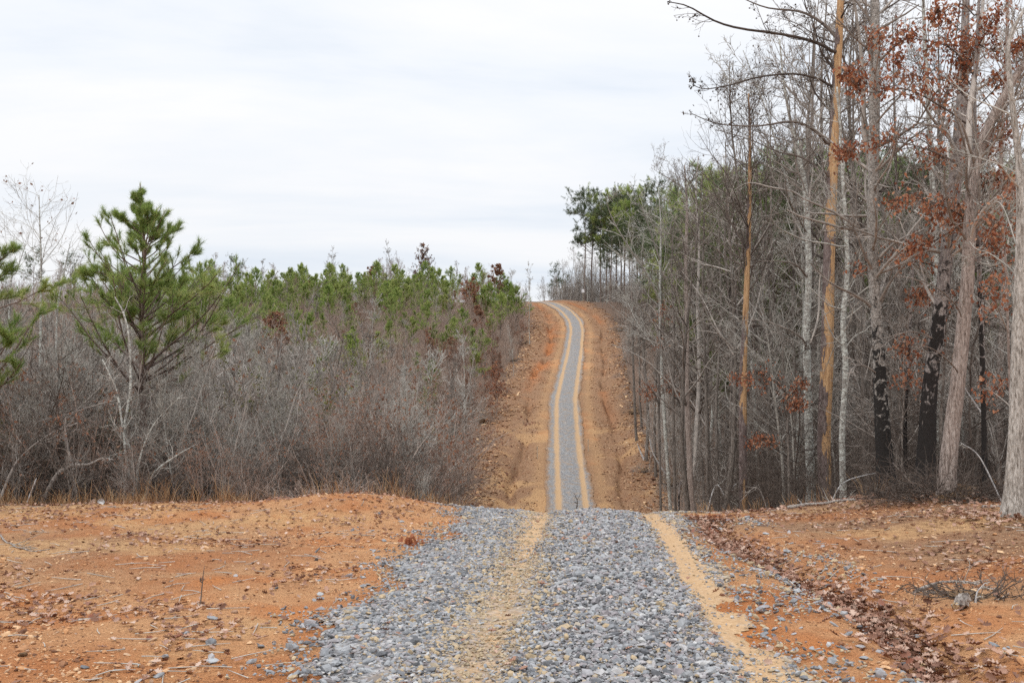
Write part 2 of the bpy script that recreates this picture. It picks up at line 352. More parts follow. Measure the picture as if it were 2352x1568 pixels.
M['bark_far'] = bark_mat('weathered bark', (.08, .067, .058), (.165, .14, .12), (.28, .245, .215), (8, 8, 2))
M['bark_pine'] = bark_mat('brown pine bark', (.10, .07, .06), (.20, .145, .125), (.32, .25, .21), (12, 12, 4))
M['white_wood'] = bark_mat('bleached wood', (.40, .38, .37), (.58, .57, .56), (.72, .71, .70), (12, 12, 3))
M['dead_wood'] = bark_mat('weathered dead wood', (.16, .13, .12), (.32, .28, .25), (.48, .43, .38), (14, 14, 5))
M['cut_wood'] = bark_mat('pale broken wood', (.36, .23, .12), (.55, .38, .21), (.68, .52, .32), (10, 10, 10))
M['root'] = bark_mat('rooty soil', (.06, .035, .02), (.15, .09, .05), (.27, .17, .09), (6, 6, 6))
def peeled_mat(name, side, thr):
    m, t, b = newmat(name); v = ocoord(t)
    mp_ = N(t, 'ShaderNodeMapping'); t.links.new(v, mp_.inputs[0]); mp_.inputs['Scale'].default_value = (11, 11, 4)
    n = noise(t, mp_.outputs[0], 1.6, 6, .7, .4); dk = ramp(t, n, [(.3, (.07, .05, .045)), (.5, (.16, .12, .11)), (.7, (.28, .23, .21))])
    mw = N(t, 'ShaderNodeMapping'); t.links.new(v, mw.inputs[0]); mw.inputs['Scale'].default_value = (18, 18, 1.2)
    wd = ramp(t, noise(t, mw.outputs[0], 2, 5, .6), [(.3, (.20, .11, .06)), (.45, (.42, .25, .13)), (.6, (.50, .32, .17)), (.75, (.62, .44, .27))])
    # bark left on one flank, in plates of ragged outline
    mk = N(t, 'ShaderNodeMapping'); t.links.new(v, mk.inputs[0]); mk.inputs['Scale'].default_value = (3, 3, .8)
    k = noise(t, mk.outputs[0], 1.1, 5, .62, .5); a = attr(t, 'tint')
    s_ = mth(t, 'ADD', mth(t, 'MULTIPLY', mth(t, 'SUBTRACT', k, .5), 3.0), a)
    f = ramp(t, s_, [(thr, (0, 0, 0)), (thr+.03, (1, 1, 1))]); t.links.new(mix(t, f, wd, dk), b.inputs['Base Color'])
    bump(t, b, mix(t, f, n, mth(t, 'ADD', n, .8)), 1, .02); return m
M['peeled'] = peeled_mat('half peeled dead pine', 0, .42)

# ---- ground
def ground_mat():
    m, t, b = newmat('clay soil'); v = N(t, 'ShaderNodeTexCoord').outputs['Object']
    n1 = noise(t, v, .9, 6, .6, .5); n2 = noise(t, v, 9, 6, .7, .3); n3 = noise(t, v, 55, 5, .7); n4 = noise(t, v, 160, 3, .6)
    col = ramp(t, n1, [(.30, (.54, .20, .062)), (.44, (.47, .205, .085)), (.56, (.54, .29, .14)), (.70, (.42, .20, .09))])
    brown = ramp(t, n2, [(.38, (.10, .06, .04)), (.47, (.235, .14, .085)), (.56, (.32, .19, .11)), (.68, (.45, .30, .19))])
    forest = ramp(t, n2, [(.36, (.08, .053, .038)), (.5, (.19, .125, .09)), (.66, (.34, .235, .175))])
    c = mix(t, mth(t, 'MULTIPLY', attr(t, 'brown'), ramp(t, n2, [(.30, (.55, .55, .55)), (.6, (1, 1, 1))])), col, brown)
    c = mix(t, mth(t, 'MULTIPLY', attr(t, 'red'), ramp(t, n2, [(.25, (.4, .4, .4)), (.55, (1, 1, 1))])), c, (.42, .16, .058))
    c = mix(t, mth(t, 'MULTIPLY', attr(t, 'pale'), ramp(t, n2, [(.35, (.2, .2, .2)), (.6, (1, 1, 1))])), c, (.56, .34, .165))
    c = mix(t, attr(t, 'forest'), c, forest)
    sp = ramp(t, n3, [(.36, (.38, .33, .30)), (.46, (.92, .92, .92)), (.58, (1.0, 1.0, 1.0)), (.66, (1.35, 1.45, 1.6))])
    c = mix(t, 1, c, sp, 'MULTIPLY'); c = mix(t, .55, c, ramp(t, n4, [(.35, (.55, .5, .45)), (.6, (1.2, 1.2, 1.2))]), 'MULTIPLY')
    t.links.new(c, b.inputs['Base Color'])
    h = mth(t, 'ADD', mth(t, 'MULTIPLY', n2, 1.0), mth(t, 'MULTIPLY', n3, .35)); bump(t, b, h, .9, .05); return m
def road_mat():
    m, t, b = newmat('gravel and clay tracks'); v = N(t, 'ShaderNodeTexCoord').outputs['Object']
    vo = N(t, 'ShaderNodeTexVoronoi'); t.links.new(v, vo.inputs['Vector']); vo.inputs['Scale'].default_value = 17
    g = ramp(t, vo.outputs['Color'], [(0, (.17, .172, .178)), (.4, (.27, .275, .285)), (.7, (.38, .385, .39)), (1, (.46, .43, .39))])
    n = noise(t, v, 2.2, 5); g = mix(t, ramp(t, n, [(.48, (0, 0, 0)), (.68, (.5, .5, .5))]), g, (.46, .30, .16))
    cr = ramp(t, vo.outputs['Distance'], [(.3, (1, 1, 1)), (.62, (.6, .57, .55))]); g = mix(t, 1, g, cr, 'MULTIPLY')
    d = ramp(t, noise(t, v, 30, 5, .7), [(.3, (.35, .21, .105)), (.5, (.49, .31, .16)), (.7, (.60, .42, .25))])
    n2 = noise(t, v, 5, 5, .7)
    f = mth(t, 'ADD', attr(t, 'track'), mth(t, 'MULTIPLY', mth(t, 'SUBTRACT', mth(t, 'MULTIPLY', mth(t, 'ADD', n2, noise(t, v, 14, 5, .7)), .5), .5), 2.6)); f = ramp(t, f, [(.2, (0, 0, 0)), (.85, (.9, .9, .9))])
    n5 = noise(t, v, 3.5, 6, .75); fr_ = ramp(t, mth(t, 'ADD', attr(t, 'rim'), mth(t, 'MULTIPLY', mth(t, 'SUBTRACT', n5, .5), 1.8)), [(.35, (0, 0, 0)), (.75, (1, 1, 1))])
    g = mix(t, fr_, g, ramp(t, noise(t, v, 9, 6, .7), [(.36, (.12, .075, .05)), (.5, (.27, .165, .10)), (.66, (.42, .29, .19))]))
    t.links.new(mix(t, f, g, d), b.inputs['Base Color']); bump(t, b, mth(t, 'MULTIPLY', vo.outputs['Distance'], mth(t, 'SUBTRACT', 1.0, f)), -1, .02); return m
M['ground'] = ground_mat(); M['road'] = road_mat()

# ------------------------------------------------------------------ ground sheet and road
def axis(parts):
    out = []
    for a, b, s in parts: out.append(np.arange(a, b, s))
    return np.concatenate(out)
gx = axis([(-620, -120, 25), (-120, -30, 3), (-30, -12, .5), (-12, 13.5, .085), (13.5, 30, .5), (30, 120, 3), (120, 621, 25)])
gy = axis([(-40, 2, 2), (2, 19, .07), (19, 26, .3), (26, 58, .8), (58, 192, .3), (192, 260, 3), (260, 1201, 40)])
X, Y = np.meshgrid(gx, gy, indexing='ij'); nx, ny = X.shape
Z = H(X, Y); S = X-cen(Y)
a = (np.arange(nx-1)[:, None]*ny+np.arange(ny-1)[None]).ravel()
Qd = np.stack([a, a+ny, a+ny+1, a+1], -1)
far = sstep(Y, 20, 55)
fe_ = 1.6*fbm(X, Y, 3, 61, 4)
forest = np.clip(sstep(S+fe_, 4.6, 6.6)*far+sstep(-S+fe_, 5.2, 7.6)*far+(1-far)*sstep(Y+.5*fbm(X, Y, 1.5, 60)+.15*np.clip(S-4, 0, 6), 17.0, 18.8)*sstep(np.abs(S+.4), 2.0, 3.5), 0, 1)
brown = np.clip(.12+.85*far+.55*sstep(Y, 8, 16)*sstep(np.abs(S), 2, 3)+1.6*fbm(X, Y, 3.5, 50)+.35*sstep(S, 3, 5), 0, 1)
g1 = np.exp(-((S+3.7+.35*np.sin(Y*.13)+.5*vnoise(Y, Y*0, 5, 40))/.65)**2); g2 = np.exp(-((S-3.8-.25*np.sin(Y*.17)-.5*vnoise(Y, Y*0, 5, 41))/.5)**2)
red = np.clip((g1+g2*.8)*far*np.clip(.1+2.2*(fbm(X, Y, 7, 70, 4)+.15), 0, 1)*sstep(Y, 78, 100)+far*.5*np.clip(.3+2*fbm(X, Y, 4, 77), 0, 1)*np.exp(-((S+3.0)/1.0)**2)*sstep(Y, 95, 120)+(1-far)*.8*sstep(fbm(X, Y, 2.6, 71, 5), .10, .42), 0, 1)
pale = np.clip((1-far)*sstep(fbm(X, Y, 1.7, 72), .15, .42)*.9+far*sstep(fbm(X, Y, 2.5, 73), .1, .4)*(1-sstep(Y, 75, 95))+.5*np.exp(-((np.abs(S)-2.1)/.5)**2)*far, 0, 1)
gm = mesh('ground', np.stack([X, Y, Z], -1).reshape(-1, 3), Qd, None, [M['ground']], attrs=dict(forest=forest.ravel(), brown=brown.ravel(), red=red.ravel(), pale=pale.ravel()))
obj('ground', gm, kind='structure')

ry = axis([(1, 19.5, .06), (19.5, 58, .5), (58, 200, .25)]); rs = np.arange(-2.6, 2.4, .06)
Sg, Yg = np.meshgrid(rs, ry, indexing='ij')
# direction square to the road
dc = (cen(Yg+.5)-cen(Yg-.5)); inv = 1/np.sqrt(1+dc**2)
Xg = cen(Yg)+Sg*inv; Yg2 = Yg-Sg*dc*inv
farr = sstep(Yg, 20, 60)
Zg = H(Xg, Yg2)+.022+.05*farr+.014*fbm(Xg, Yg, .25, 80)*(1-farr)
fs_ = 1-.55*farr
le = -2.0+.35*farr+.5*fs_*fbm(Yg, Yg*0, 1.3, 81, 4)+.25*(1-farr)*fbm(Xg, Yg, .3, 83)+.25*farr*fbm(Yg, Yg*0, 7, 183); re_ = 1.2+.2*farr+.5*fs_*fbm(Yg, Yg*0+9, 1.7, 84, 4)+.25*(1-farr)*fbm(Xg, Yg, .3, 85)+.25*farr*fbm(Yg, Yg*0, 7, 184)
ins = (Sg > le) & (Sg < re_)
edge = np.clip(np.minimum(Sg-le, re_-Sg)/.12, 0, 1); Zg -= (1-edge)*.03
tw_ = .24-.03*farr+.05*vnoise(Yg, Yg*0, 2.5, 86)
lt = np.exp(-((Sg+.85)/tw_)**2)*(farr+(1-farr)*(.6+.4*sstep(Yg, 9.5, 13))); rt = np.exp(-((Sg-.88)/tw_)**2)
trk = np.clip((lt*1.1+rt*1.15)*(1-.05*farr+.35*farr*fbm(Xg, Yg, 3, 89, 4))+.22*farr*(fbm(Xg, Yg, 1.2, 188, 3)+.3)+.15*(1-farr)*sstep(Sg, .9, 1.3), 0, 1)
n1_, n2_ = Sg.shape; a = (np.arange(n1_-1)[:, None]*n2_+np.arange(n2_-1)[None]); keep = ins[:-1, :-1] & ins[1:, :-1] & ins[:-1, 1:] & ins[1:, 1:]
a = a[keep]; Qr = np.stack([a, a+n2_, a+n2_+1, a+1], -1)
rm = mesh('gravel_road', np.stack([Xg, Yg2, Zg], -1).reshape(-1, 3), Qr, None, [M['road']], attrs=dict(track=trk.ravel(), rim=(np.clip(1-np.minimum(Sg-le, re_-Sg)/.55, 0, 1)*farr).ravel()))
obj('gravel_road', rm, kind='structure')

# ------------------------------------------------------------------ stones, crumbs, leaves on the ground
ico = []
ph = (1+5**.5)/2
ico = norm(np.array([(-1, ph, 0), (1, ph, 0), (-1, -ph, 0), (1, -ph, 0), (0, -1, ph), (0, 1, ph), (0, -1, -ph), (0, 1, -ph), (ph, 0, -1), (ph, 0, 1), (-ph, 0, -1), (-ph, 0, 1)], float))
icoT = np.array([(0,11,5),(0,5,1),(0,1,7),(0,7,10),(0,10,11),(1,5,9),(5,11,4),(11,10,2),(10,7,6),(7,1,8),(3,9,4),(3,4,2),(3,2,6),(3,6,8),(3,8,9),(4,9,5),(2,4,11),(6,2,10),(8,6,7),(9,8,1)])
def stones(P, size, tint, flat=.55, jit=.28, sink=.25, rg=rng, g=None):
    g = g or G(); K = len(P); V = np.tile(ico, (K, 1, 1))*(1+rg.uniform(-jit, jit, (K, 12, 1)))
    V = np.sign(V)*np.abs(V)**1.0
    V = V*np.stack([rg.uniform(.8, 1.5, K), rg.uniform(.55, 1.0, K), rg.uniform(.5, 1.0, K)*flat*1.4], -1)[:, None]
    # tilt then spin
    ta = rg.normal(0, .35, K); c, s = np.cos(ta)[:, None], np.sin(ta)[:, None]; x, z = V[..., 0].copy(), V[..., 2].copy(); V[..., 0] = c*x+s*z; V[..., 2] = -s*x+c*z
    aa = rg.uniform(0, 6.283, K); c, s = np.cos(aa)[:, None], np.sin(aa)[:, None]; x, y = V[..., 0].copy(), V[..., 1].copy(); V[..., 0] = c*x-s*y; V[..., 1] = s*x+c*y
    sz = np.broadcast_to(size, (K,)); V = V*sz[:, None, None]*.5+P[:, None]; V[..., 2] += (sz*flat*(.5-sink))[:, None]
    T = icoT[None]+(np.arange(K)*12)[:, None, None]
    g.add(V, None, T.reshape(-1, 3), 0, np.repeat(tint, 12)); return g
K = 175000
y = 4.4+13.6*rng.random(K)**1.0; s = rng.uniform(-2.7, 2.6, K); x = cen(y)+s
l_ = -1.95+.55*fbm(y, y*0, 1.3, 81, 4)+.3*fbm(x, y, .3, 83)
r_ = 1.25+.5*fbm(y, y*0+9, 1.7, 84, 4)+.3*fbm(x, y, .3, 85)
dens = sstep(s, l_-.45, l_+.75)*(1-sstep(s, r_-.5, r_+.35))
rtk = np.exp(-((s-.88-.10*vnoise(y, y*0, 1.1, 88))/.165)**2); ltk = np.exp(-((s+.85)/.30)**2); lsand = np.exp(-((s+.80+.08*vnoise(y, y*0, .8, 87))/.17)**2)*(.42+.58*sstep(y, 9.5, 13))
rs_ = 1-.955*np.clip(rtk*1.3, 0, 1)*sstep(y, 6.3, 7.6)-.5*rtk*(1-sstep(y, 6.3, 7.6)); dens = dens*np.clip(rs_, 0, 1)*(1-.93*lsand)*(1-.78*sstep(s, .95, 1.3))
dens = np.maximum(dens, .16*sstep(fbm(x, y, .7, 91), .05, .35)*(np.abs(s) < 2.6))
kp = rng.random(K) < dens*.93; x, y, s, ltk, rtk = x[kp], y[kp], s[kp], ltk[kp], rtk[kp]
sz = np.clip(rng.lognormal(math.log(.0228), .45, len(x)), .010, .08)*(1-.32*ltk)*(1-.35*rtk)*(1+.15*np.exp(-(s/.5)**2))
u = rng.random(len(x)); tn = np.where(u < .13+.62*ltk*(.5+1.2*(fbm(x, y, .8, 98)+.4))+.4*rtk+.25*(s > 1.1), rng.uniform(.88, 1, len(x)), rng.uniform(0, .84, len(x)))
tn = np.where((rng.random(len(x)) < .4*np.exp(-((s-.1)/.6)**2)), rng.uniform(.45, .84, len(x)), tn)
zz = H(x, y)+.02+.012*np.abs(rng.normal(0, 1, len(x)))*np.exp(-(s/.8)**2)
onr = (s < 1.9) & (s > -2.3); zz = np.where(onr, zz, zz-.018)
ord_ = stones(np.stack([x, y, zz], -1), sz, tn, .5, .40, .2)
obj('gravel', ord_.mesh('gravel', [M['stone']], False), label='loose grey and buff crushed stone covering the track in the foreground', cat='gravel', kind='stuff')
# crumbs of clay, bark bits and pebbles
K = 90000
y = 4.3+14.2*rng.random(K)**1.15; x = rng.uniform(-1, 1, K)*(.57*y+.6); s = x-cen(y)
d = sstep(np.abs(s+.2), 1.5, 2.4)*(.18+.82*sstep(fbm(x, y, 1.1, 95), -.25, .35)); kp = (rng.random(K) < d) & (H(x, y) > -.5); x, y = x[kp], y[kp]
cr = stones(np.stack([x, y, H(x, y)], -1), np.clip(rng.lognormal(math.log(.013), .6, len(x)), .006, .07), rng.random(len(x)), .5, .3, .2)
obj('soil_crumbs', cr.mesh('soil_crumbs', [M['chip']], False), label='crumbs of orange clay, bark and small pebbles strewn over the bare soil', cat='soil crumbs', kind='stuff')
K = 1500
y = 4.6+10*rng.random(K); s = rng.uniform(-3.5, 3.6, K); x = cen(y)+s; d = np.where(s > 0, .75*np.exp(-((s-1.6)/.6)**2), .32*np.exp(-((s+2.3)/.7)**2)); kp = rng.random(K) < d; x, y = x[kp], y[kp]
pb = stones(np.stack([x, y, H(x, y)], -1), rng.uniform(.035, .085, len(x)), rng.choice([.1, .25, .35, .5, .75], len(x)), .35, .22, .15)
obj('scattered_stone', pb.mesh('scattered_stone', [M['stone']], False), label='flat blue grey stones scattered singly on the clay beside the gravel', cat='stones', kind='stuff')
# litter: ditch, field edge and scattered
def litter_pts(K, yf, xf, dens):
    y = yf(rng.random(K)); x = xf(rng.random(K), y); kp = (rng.random(K) < dens(x, y)); return x[kp], y[kp]
g = G()
x, y = litter_pts(40000, lambda u: 4.3+14.4*u, lambda u, y: (2*u-1)*(.56*y+.6), lambda x, y: np.clip(sstep(np.abs(x-cen(y)+.2), 1.9, 2.8)*(.05+.9*sstep(fbm(x, y, 1.3, 101, 4), .0, .36)+.3*sstep(y, 10, 15)+.6*sstep(y, 14.5, 17.5)), 0, 1)*np.where(y < 9, .75, 1)*.6)
leaves(g, np.stack([x, y, H(x, y)+.012], -1), .058, 0, False)
K = 4200; y = 4.4+11.2*rng.random(K); s = 2.15-.06*(y-6)+.12*np.sin(y*.9)+rng.normal(0, .16, K)+.10*(y < 7)*rng.normal(0, 1, K); x = cen(y)+s; kp = rng.random(K) < .35+.65*sstep(vnoise(y, y*0, .9, 111), -.15, .25)
x, y = x[kp], y[kp]; leaves(g, np.stack([x, y, H(x, y)+rng.uniform(.0, .05, len(x))], -1), .068, 0, False)
K = 260; y = 4.6+11*rng.random(K); x = cen(y)+rng.uniform(-1.8, 1.6, K); leaves(g, np.stack([x, y, H(x, y)+.05], -1), .06, 0, False, tint=rng.choice([0, .05, .35, 1], K))
# forest floor beyond the bank
x, y = litter_pts(9000, lambda u: 17+26*u, lambda u, y: (2*u-1)*(.56*y+1), lambda x, y: (np.abs(x-cen(y)) > 2.5)*1.)
leaves(g, np.stack([x, y, H(x, y)+.02], -1), .11, 0, False)
obj('leaf_litter', g.mesh('leaf_litter', [M['litter']]), label='fallen brown oak leaves gathered in the ditch and along the forest edge', cat='leaf litter', kind='stuff')
# twigs lying about
K = 700; y = 5+12*rng.random(K); x = rng.uniform(-1, 1, K)*(.56*y+.5); kp = np.abs(x-cen(y)) > 1.9; x, y = x[kp], y[kp]; K = len(x)
a_ = rng.uniform(0, 6.28, K); L_ = rng.uniform(.08, .35, K)
P_ = np.stack([np.stack([x+np.cos(a_)*L_*q, y+np.sin(a_)*L_*q], -1) for q in (0, .5, 1)], 1); P_[:, 1] += rng.normal(0, .012, (K, 2))
P_ = np.concatenate([P_, (H(P_[..., 0], P_[..., 1])+.012)[..., None]], -1)
obj('fallen_twigs', tubes(P_, np.tile([[.004, .0035, .002]], (K, 1)), 4).mesh('fallen_twigs', [M['twig_pale']]), label='small broken twigs strewn over the clay clearing', cat='twigs', kind='stuff')
# dry sedge at the field edge
g = G(); K = 330
cxs = np.concatenate([rng.uniform(-9.5, -.8, K), rng.uniform(3, 9, 60)]); cys = 16.3+2.0*rng.random(len(cxs)); ok = rng.random(len(cxs)) < .25+.9*sstep(vnoise(cxs, cys*0, 1.1, 121), -.2, .3); cxs, cys = cxs[ok], cys[ok]
n_ = 9; bx_ = np.repeat(cxs, n_)+rng.normal(0, .06, len(cxs)*n_); by_ = np.repeat(cys, n_)+rng.normal(0, .06, len(cxs)*n_); hh = np.repeat(np.clip(rng.lognormal(math.log(.24), .5, len(cxs)), .12, .95), n_)*rng.uniform(.5, 1.1, len(bx_))
dd = norm(np.stack([rng.normal(0, .22, len(bx_)), rng.normal(0, .22, len(bx_)), np.ones(len(bx_))], -1)); p0 = np.stack([bx_, by_, H(bx_, by_)-.02], -1)
P_ = np.stack([p0, p0+dd*(hh*.55)[:, None], p0+dd*hh[:, None]*np.array([1.5, 1.5, .92])], 1)
tubes(P_, np.stack([np.full(len(bx_), .0035), np.full(len(bx_), .003), np.full(len(bx_), .0015)], -1), 3, g, 0, rng.random(len(bx_)))
obj('dry_grass', g.mesh('dry_grass', [M['straw']]), label='tufts of dry orange sedge along the front of the thickets', cat='dry grass', kind='stuff')
# debris on the far verges: leaf drifts, clods and bark
K = 46000; y = 58+122*rng.random(K)**1.35; s = rng.uniform(-7.5, 6.5, K); x = cen(y)+s
kp = rng.random(K) < np.where(np.abs(s) < 2.2, .0, .12+.5*sstep(np.abs(s), 3.8, 6)+.55*sstep(fbm(x, y, 2.2, 140, 4), .02, .3)); x, y = x[kp], y[kp]
hd = stones(np.stack([x, y, H(x, y)+.01], -1), rng.uniform(.05, .17, len(x))*(1+1.3*(rng.random(len(x)) < .12)*sstep(np.abs(x-cen(y)), 3.5, 5)), np.where(rng.random(len(x)) < .5, rng.uniform(0, .35, len(x)), rng.uniform(.55, 1, len(x))), .35, .3, .2)
obj('verge_debris', hd.mesh('verge_debris', [M['chip']], False), label='clods, bark and leaf drifts on the bare verges of the far track', cat='debris', kind='stuff')
g = G()
for (a_, d_) in [(1897, 24), (1937, 22), (2034, 18), (2122, 17.5), (2174, 15.5), (2328, 12.4), (1862, 25), (1707, 27)]:
    q_ = at(a_, 1130, d_); K = 260; th = rng.uniform(0, 6.28, K); rr_ = .15+np.abs(rng.normal(0, .55, K)); x = q_[0]+np.cos(th)*rr_; y = d_+np.sin(th)*rr_; leaves(g, np.stack([x, y, H(x, y)+rng.uniform(0, .05, K)], -1), .08, 0, False, None, rng.uniform(0, .6, K))
obj('leaf_drift', g.mesh('leaf_drift', [M['litter']]), label='brown leaves drifted round the feet of the big right hand trunks', cat='leaf litter', kind='stuff')
#--PLANTS--

# ================================================================== plant prototypes
def pg(seed): return np.random.default_rng(seed)
def merge(*a): return dict(P=np.concatenate([q['P'] for q in a]), R=np.concatenate([q['R'] for q in a]), L=np.concatenate([q['L'] for q in a]))
class Proto:
    def __init__(s, name): s.name = name; s.parts = []
    def part(s, name, g, mats, smooth=True): s.parts.append((name, g, mats, g.mesh(name, mats, smooth))); return s
def plant(pr, x, y, rot=0, sc_=1, label=None, cat='tree', group=None, z=None, tilt=0, tdir=0):
    z = Hs(x, y)-.05 if z is None else z
    if not isinstance(sc_, tuple): sc_ = (sc_, sc_, sc_)
    e_ = obj(pr.name, None, None, (x, y, z), (tilt*math.cos(tdir), tilt*math.sin(tdir), rot), sc_, label, cat, group)
    for nm, _, _, me in pr.parts: obj(nm, me, e_)
    return e_

def shrub(seed, h=4.5, stems=9, mat='twig', spread=.35, leaf=0, k2=9, fine=1., rm=.0035, lean=(0, 0)):
    r = pg(seed); dirs = np.stack([r.normal(lean[0], spread, stems), r.normal(lean[1], spread, stems), np.ones(stems)], -1)
    hs = h*r.uniform(.55, 1.1, stems)
    a = trunkline(hs, .006*h*r.uniform(.5, 1.2, (stems, 1)), 8, .1, .10, r, B=stems, rtip=.2, dirs=dirs); a['P'][:, :, :2] += r.normal(0, .12*h/4.5, (stems, 1, 2))
    b = kids(a, k2, .18, 1, 42, 14, .42, lambda t: 1.15-.75*t, 5, .12, .05, .6, rm*1.4, rg=r)
    c = kids(b, 4.2*fine, .15, 1, 42, 15, .5, lambda t: 1.1-.6*t, 4, .14, .04, .65, rm, rg=r)
    d = kids(c, 2.0*fine, .2, 1, 40, 15, .55, None, 3, .14, .03, .7, rm*.8, rg=r)
    g1 = tubes(a['P'], a['R'], 5, tint=r.uniform(0, .4, len(a['L'])))
    g2 = tubes(b['P'], b['R'], 3, tint=r.uniform(0, .4, len(b['L']))); tubes(c['P'], c['R'], 3, g2, tint=r.uniform(0, .5, len(c['L']))); tubes(d['P'], d['R'], 3, g2, tint=r.uniform(0, .5, len(d['L'])))
    mats = [M[mat]]
    if leaf:
        q = np.concatenate([c['P'][:, -1], c['P'][:, 2], d['P'][:, -1]]); q = q[r.random(len(q)) < leaf]; smallleaves(g2, q, .10, 1, r); mats = [M[mat], M['russet_dull']]
    return g1, g2, mats
def mk_shrub(name, *a, **k):
    g1, g2, mats = shrub(*a, **k); p = Proto(name); p.part('stem', g1, mats[:1]); p.part('crown', g2, mats); return p

def hardwood(seed, h=14, r0=.12, first=.35, mat='twig', k=20, bl=.36, ang=48, up=.08, fine=1., rm=.006, wander=.05, sides=6, fork=False, leafmat=None, leaf=0, lsize=.12, bmat=None):
    r = pg(seed); a = trunkline(h, r0, 12, .03, wander, r, rtip=.12)
    b = kids(a, k, first, .98, ang, 12, bl, lambda t: 1.25-1.0*t, 7, .12, up, .55, rm*1.6, rg=r)
    c = kids(b, 7*fine, .15, 1, 42, 14, .42, lambda t: 1.15-.6*t, 5, .14, .05, .6, rm*1.1, rg=r)
    d = kids(c, 4.0*fine, .15, 1, 40, 15, .5, None, 4, .15, .04, .65, rm, rg=r)
    e2 = kids(d, 2.0*fine, .2, 1, 40, 15, .6, None, 3, .15, .03, .7, rm*.8, rg=r)
    g1 = tubes(a['P'], a['R'], sides+2); g2 = tubes(b['P'], b['R'], 4, tint=r.uniform(0, .3, len(b['L'])))
    for q in (c, d, e2): tubes(q['P'], q['R'], 3, g2, tint=r.uniform(0, .4, len(q['L'])))
    mats = [M[mat]]
    if leaf:
        q = np.concatenate([d['P'][:, -1], d['P'][:, 2], e2['P'][:, -1]]); q = q[r.random(len(q)) < leaf]
        smallleaves(g2, q, lsize, 1, r); mats = [M[mat], M[leafmat or 'russet']]
    return g1, g2, mats, bmat or mat
def mk_hard(name, *a, **k):
    g1, g2, mats, bm = hardwood(*a, **k); p = Proto(name); p.part('trunk', g1, [M[bm]]); p.part('crown', g2, mats); return p

def youngpine(seed, h=5, mat='needle', cnt=24, ln=.31, wd=.021, dens=1., low=.18):
    r = pg(seed); a = trunkline(h, .011*h, 8, .03, .02, r, rtip=.15)
    b = kids(a, 34*dens, low, .97, 58, 9, .40, lambda t: np.clip(1.25-1.15*t, .12, 1), 5, .06, .10, .4, .008, rg=r)
    c = kids(b, 3.6, .3, 1, 42, 12, .38, None, 3, .10, .12, .6, .006, rg=r)
    g1 = tubes(a['P'], a['R'], 5); g2 = tubes(b['P'], b['R'], 3); tubes(c['P'], c['R'], 3, g2)
    P = np.concatenate([b['P'][:, -1], c['P'][:, -1], c['P'][:, 2], b['P'][:, 3], a['P'][:, -1], a['P'][:, -1]-[0, 0, .25]]); D = np.concatenate([norm(b['P'][:, -1]-b['P'][:, -2]), norm(c['P'][:, -1]-c['P'][:, -2]), norm(c['P'][:, 2]-c['P'][:, 1]), norm(b['P'][:, 3]-b['P'][:, 2]), [[0, 0, 1.]], [[0, 0, 1.]]])
    needles(g2, P, norm(D+[0, 0, .35]), cnt, ln, wd, .55, 1, r, .25)
    p = Proto('young_pine'); p.part('trunk', g1, [M['bark_far']]); p.part('crown', g2, [M['bark_pine'], M[mat]]); return p
def tallpine(seed, h=18, r0=.17, low=.55, mat='needle_dark', cnt=20, ln=.40, wd=.028, bl=.19, k=42, clump=1.):
    r = pg(seed); a = trunkline(h, r0, 12, .015, .02, r, rtip=.2)
    b = kids(a, k, low, .99, 66, 12, bl, lambda t: np.clip(1.35-.9*np.abs(t-.72)*2, .35, 1.2), 6, .12, .08, .45, .02, rg=r)
    c = kids(b, 5.5*clump, .4, 1, 42, 14, .38, None, 4, .14, .10, .6, .012, rg=r)
    d = kids(c, 3.0, .3, 1, 45, 14, .55, None, 2, .12, .12, .6, .01, rg=r)
    st = kids(a, 7, .2, low, 85, 12, .07, None, 4, .15, -.02, .3, .015, rg=r)
    g1 = tubes(a['P'], a['R'], 8); g2 = tubes(b['P'], b['R'], 4); tubes(c['P'], c['R'], 3, g2); tubes(st['P'], st['R'], 3, g2)
    P = np.concatenate([c['P'][:, -1], d['P'][:, -1], d['P'][:, 1], b['P'][:, -1], a['P'][:, -1]]); D = norm(np.concatenate([c['P'][:, -1]-c['P'][:, -2], d['P'][:, -1]-d['P'][:, 0], d['P'][:, 1]-d['P'][:, 0], b['P'][:, -1]-b['P'][:, -2], [[0, 0, 1.]]]))
    needles(g2, P, D, cnt, ln, wd, .8, 1, r, .3)
    p = Proto('tall_pine'); p.part('trunk', g1, [M['bark_pine']]); p.part('crown', g2, [M['bark_pine'], M[mat]]); return p

SH = [mk_shrub('bare_shrub', 11, 4.6, 10, 'twig', .30), mk_shrub('bare_shrub', 12, 4.2, 12, 'twig_red', .42, .14), mk_shrub('bare_shrub', 13, 5.0, 8, 'twig', .22), mk_shrub('bare_shrub', 14, 3.6, 14, 'twig_dark', .5), mk_shrub('bare_shrub', 15, 4.4, 10, 'twig_red', .3, .38)]
SH += [mk_shrub('bare_shrub', 16, 5.2, 9, 'twig_pale', .12, k2=7), mk_shrub('bare_shrub', 17, 4.8, 12, 'twig', .10, k2=7), mk_shrub('bare_shrub', 18, 4.4, 9, 'twig_red', .25, .35)]
SP = [mk_hard('bare_sapling', 21, 7.5, .045, .2, 'twig', 26, .34, 38, .12, .8, .011), mk_hard('bare_sapling', 22, 6.5, .04, .15, 'twig_red', 28, .36, 35, .12, .8, .011), mk_hard('bare_sapling', 23, 8.5, .05, .25, 'twig', 24, .32, 36, .13, .8, .011), mk_hard('bare_sapling', 24, 6.0, .04, .12, 'twig_pale', 22, .38, 42, .10, .7, .010)]
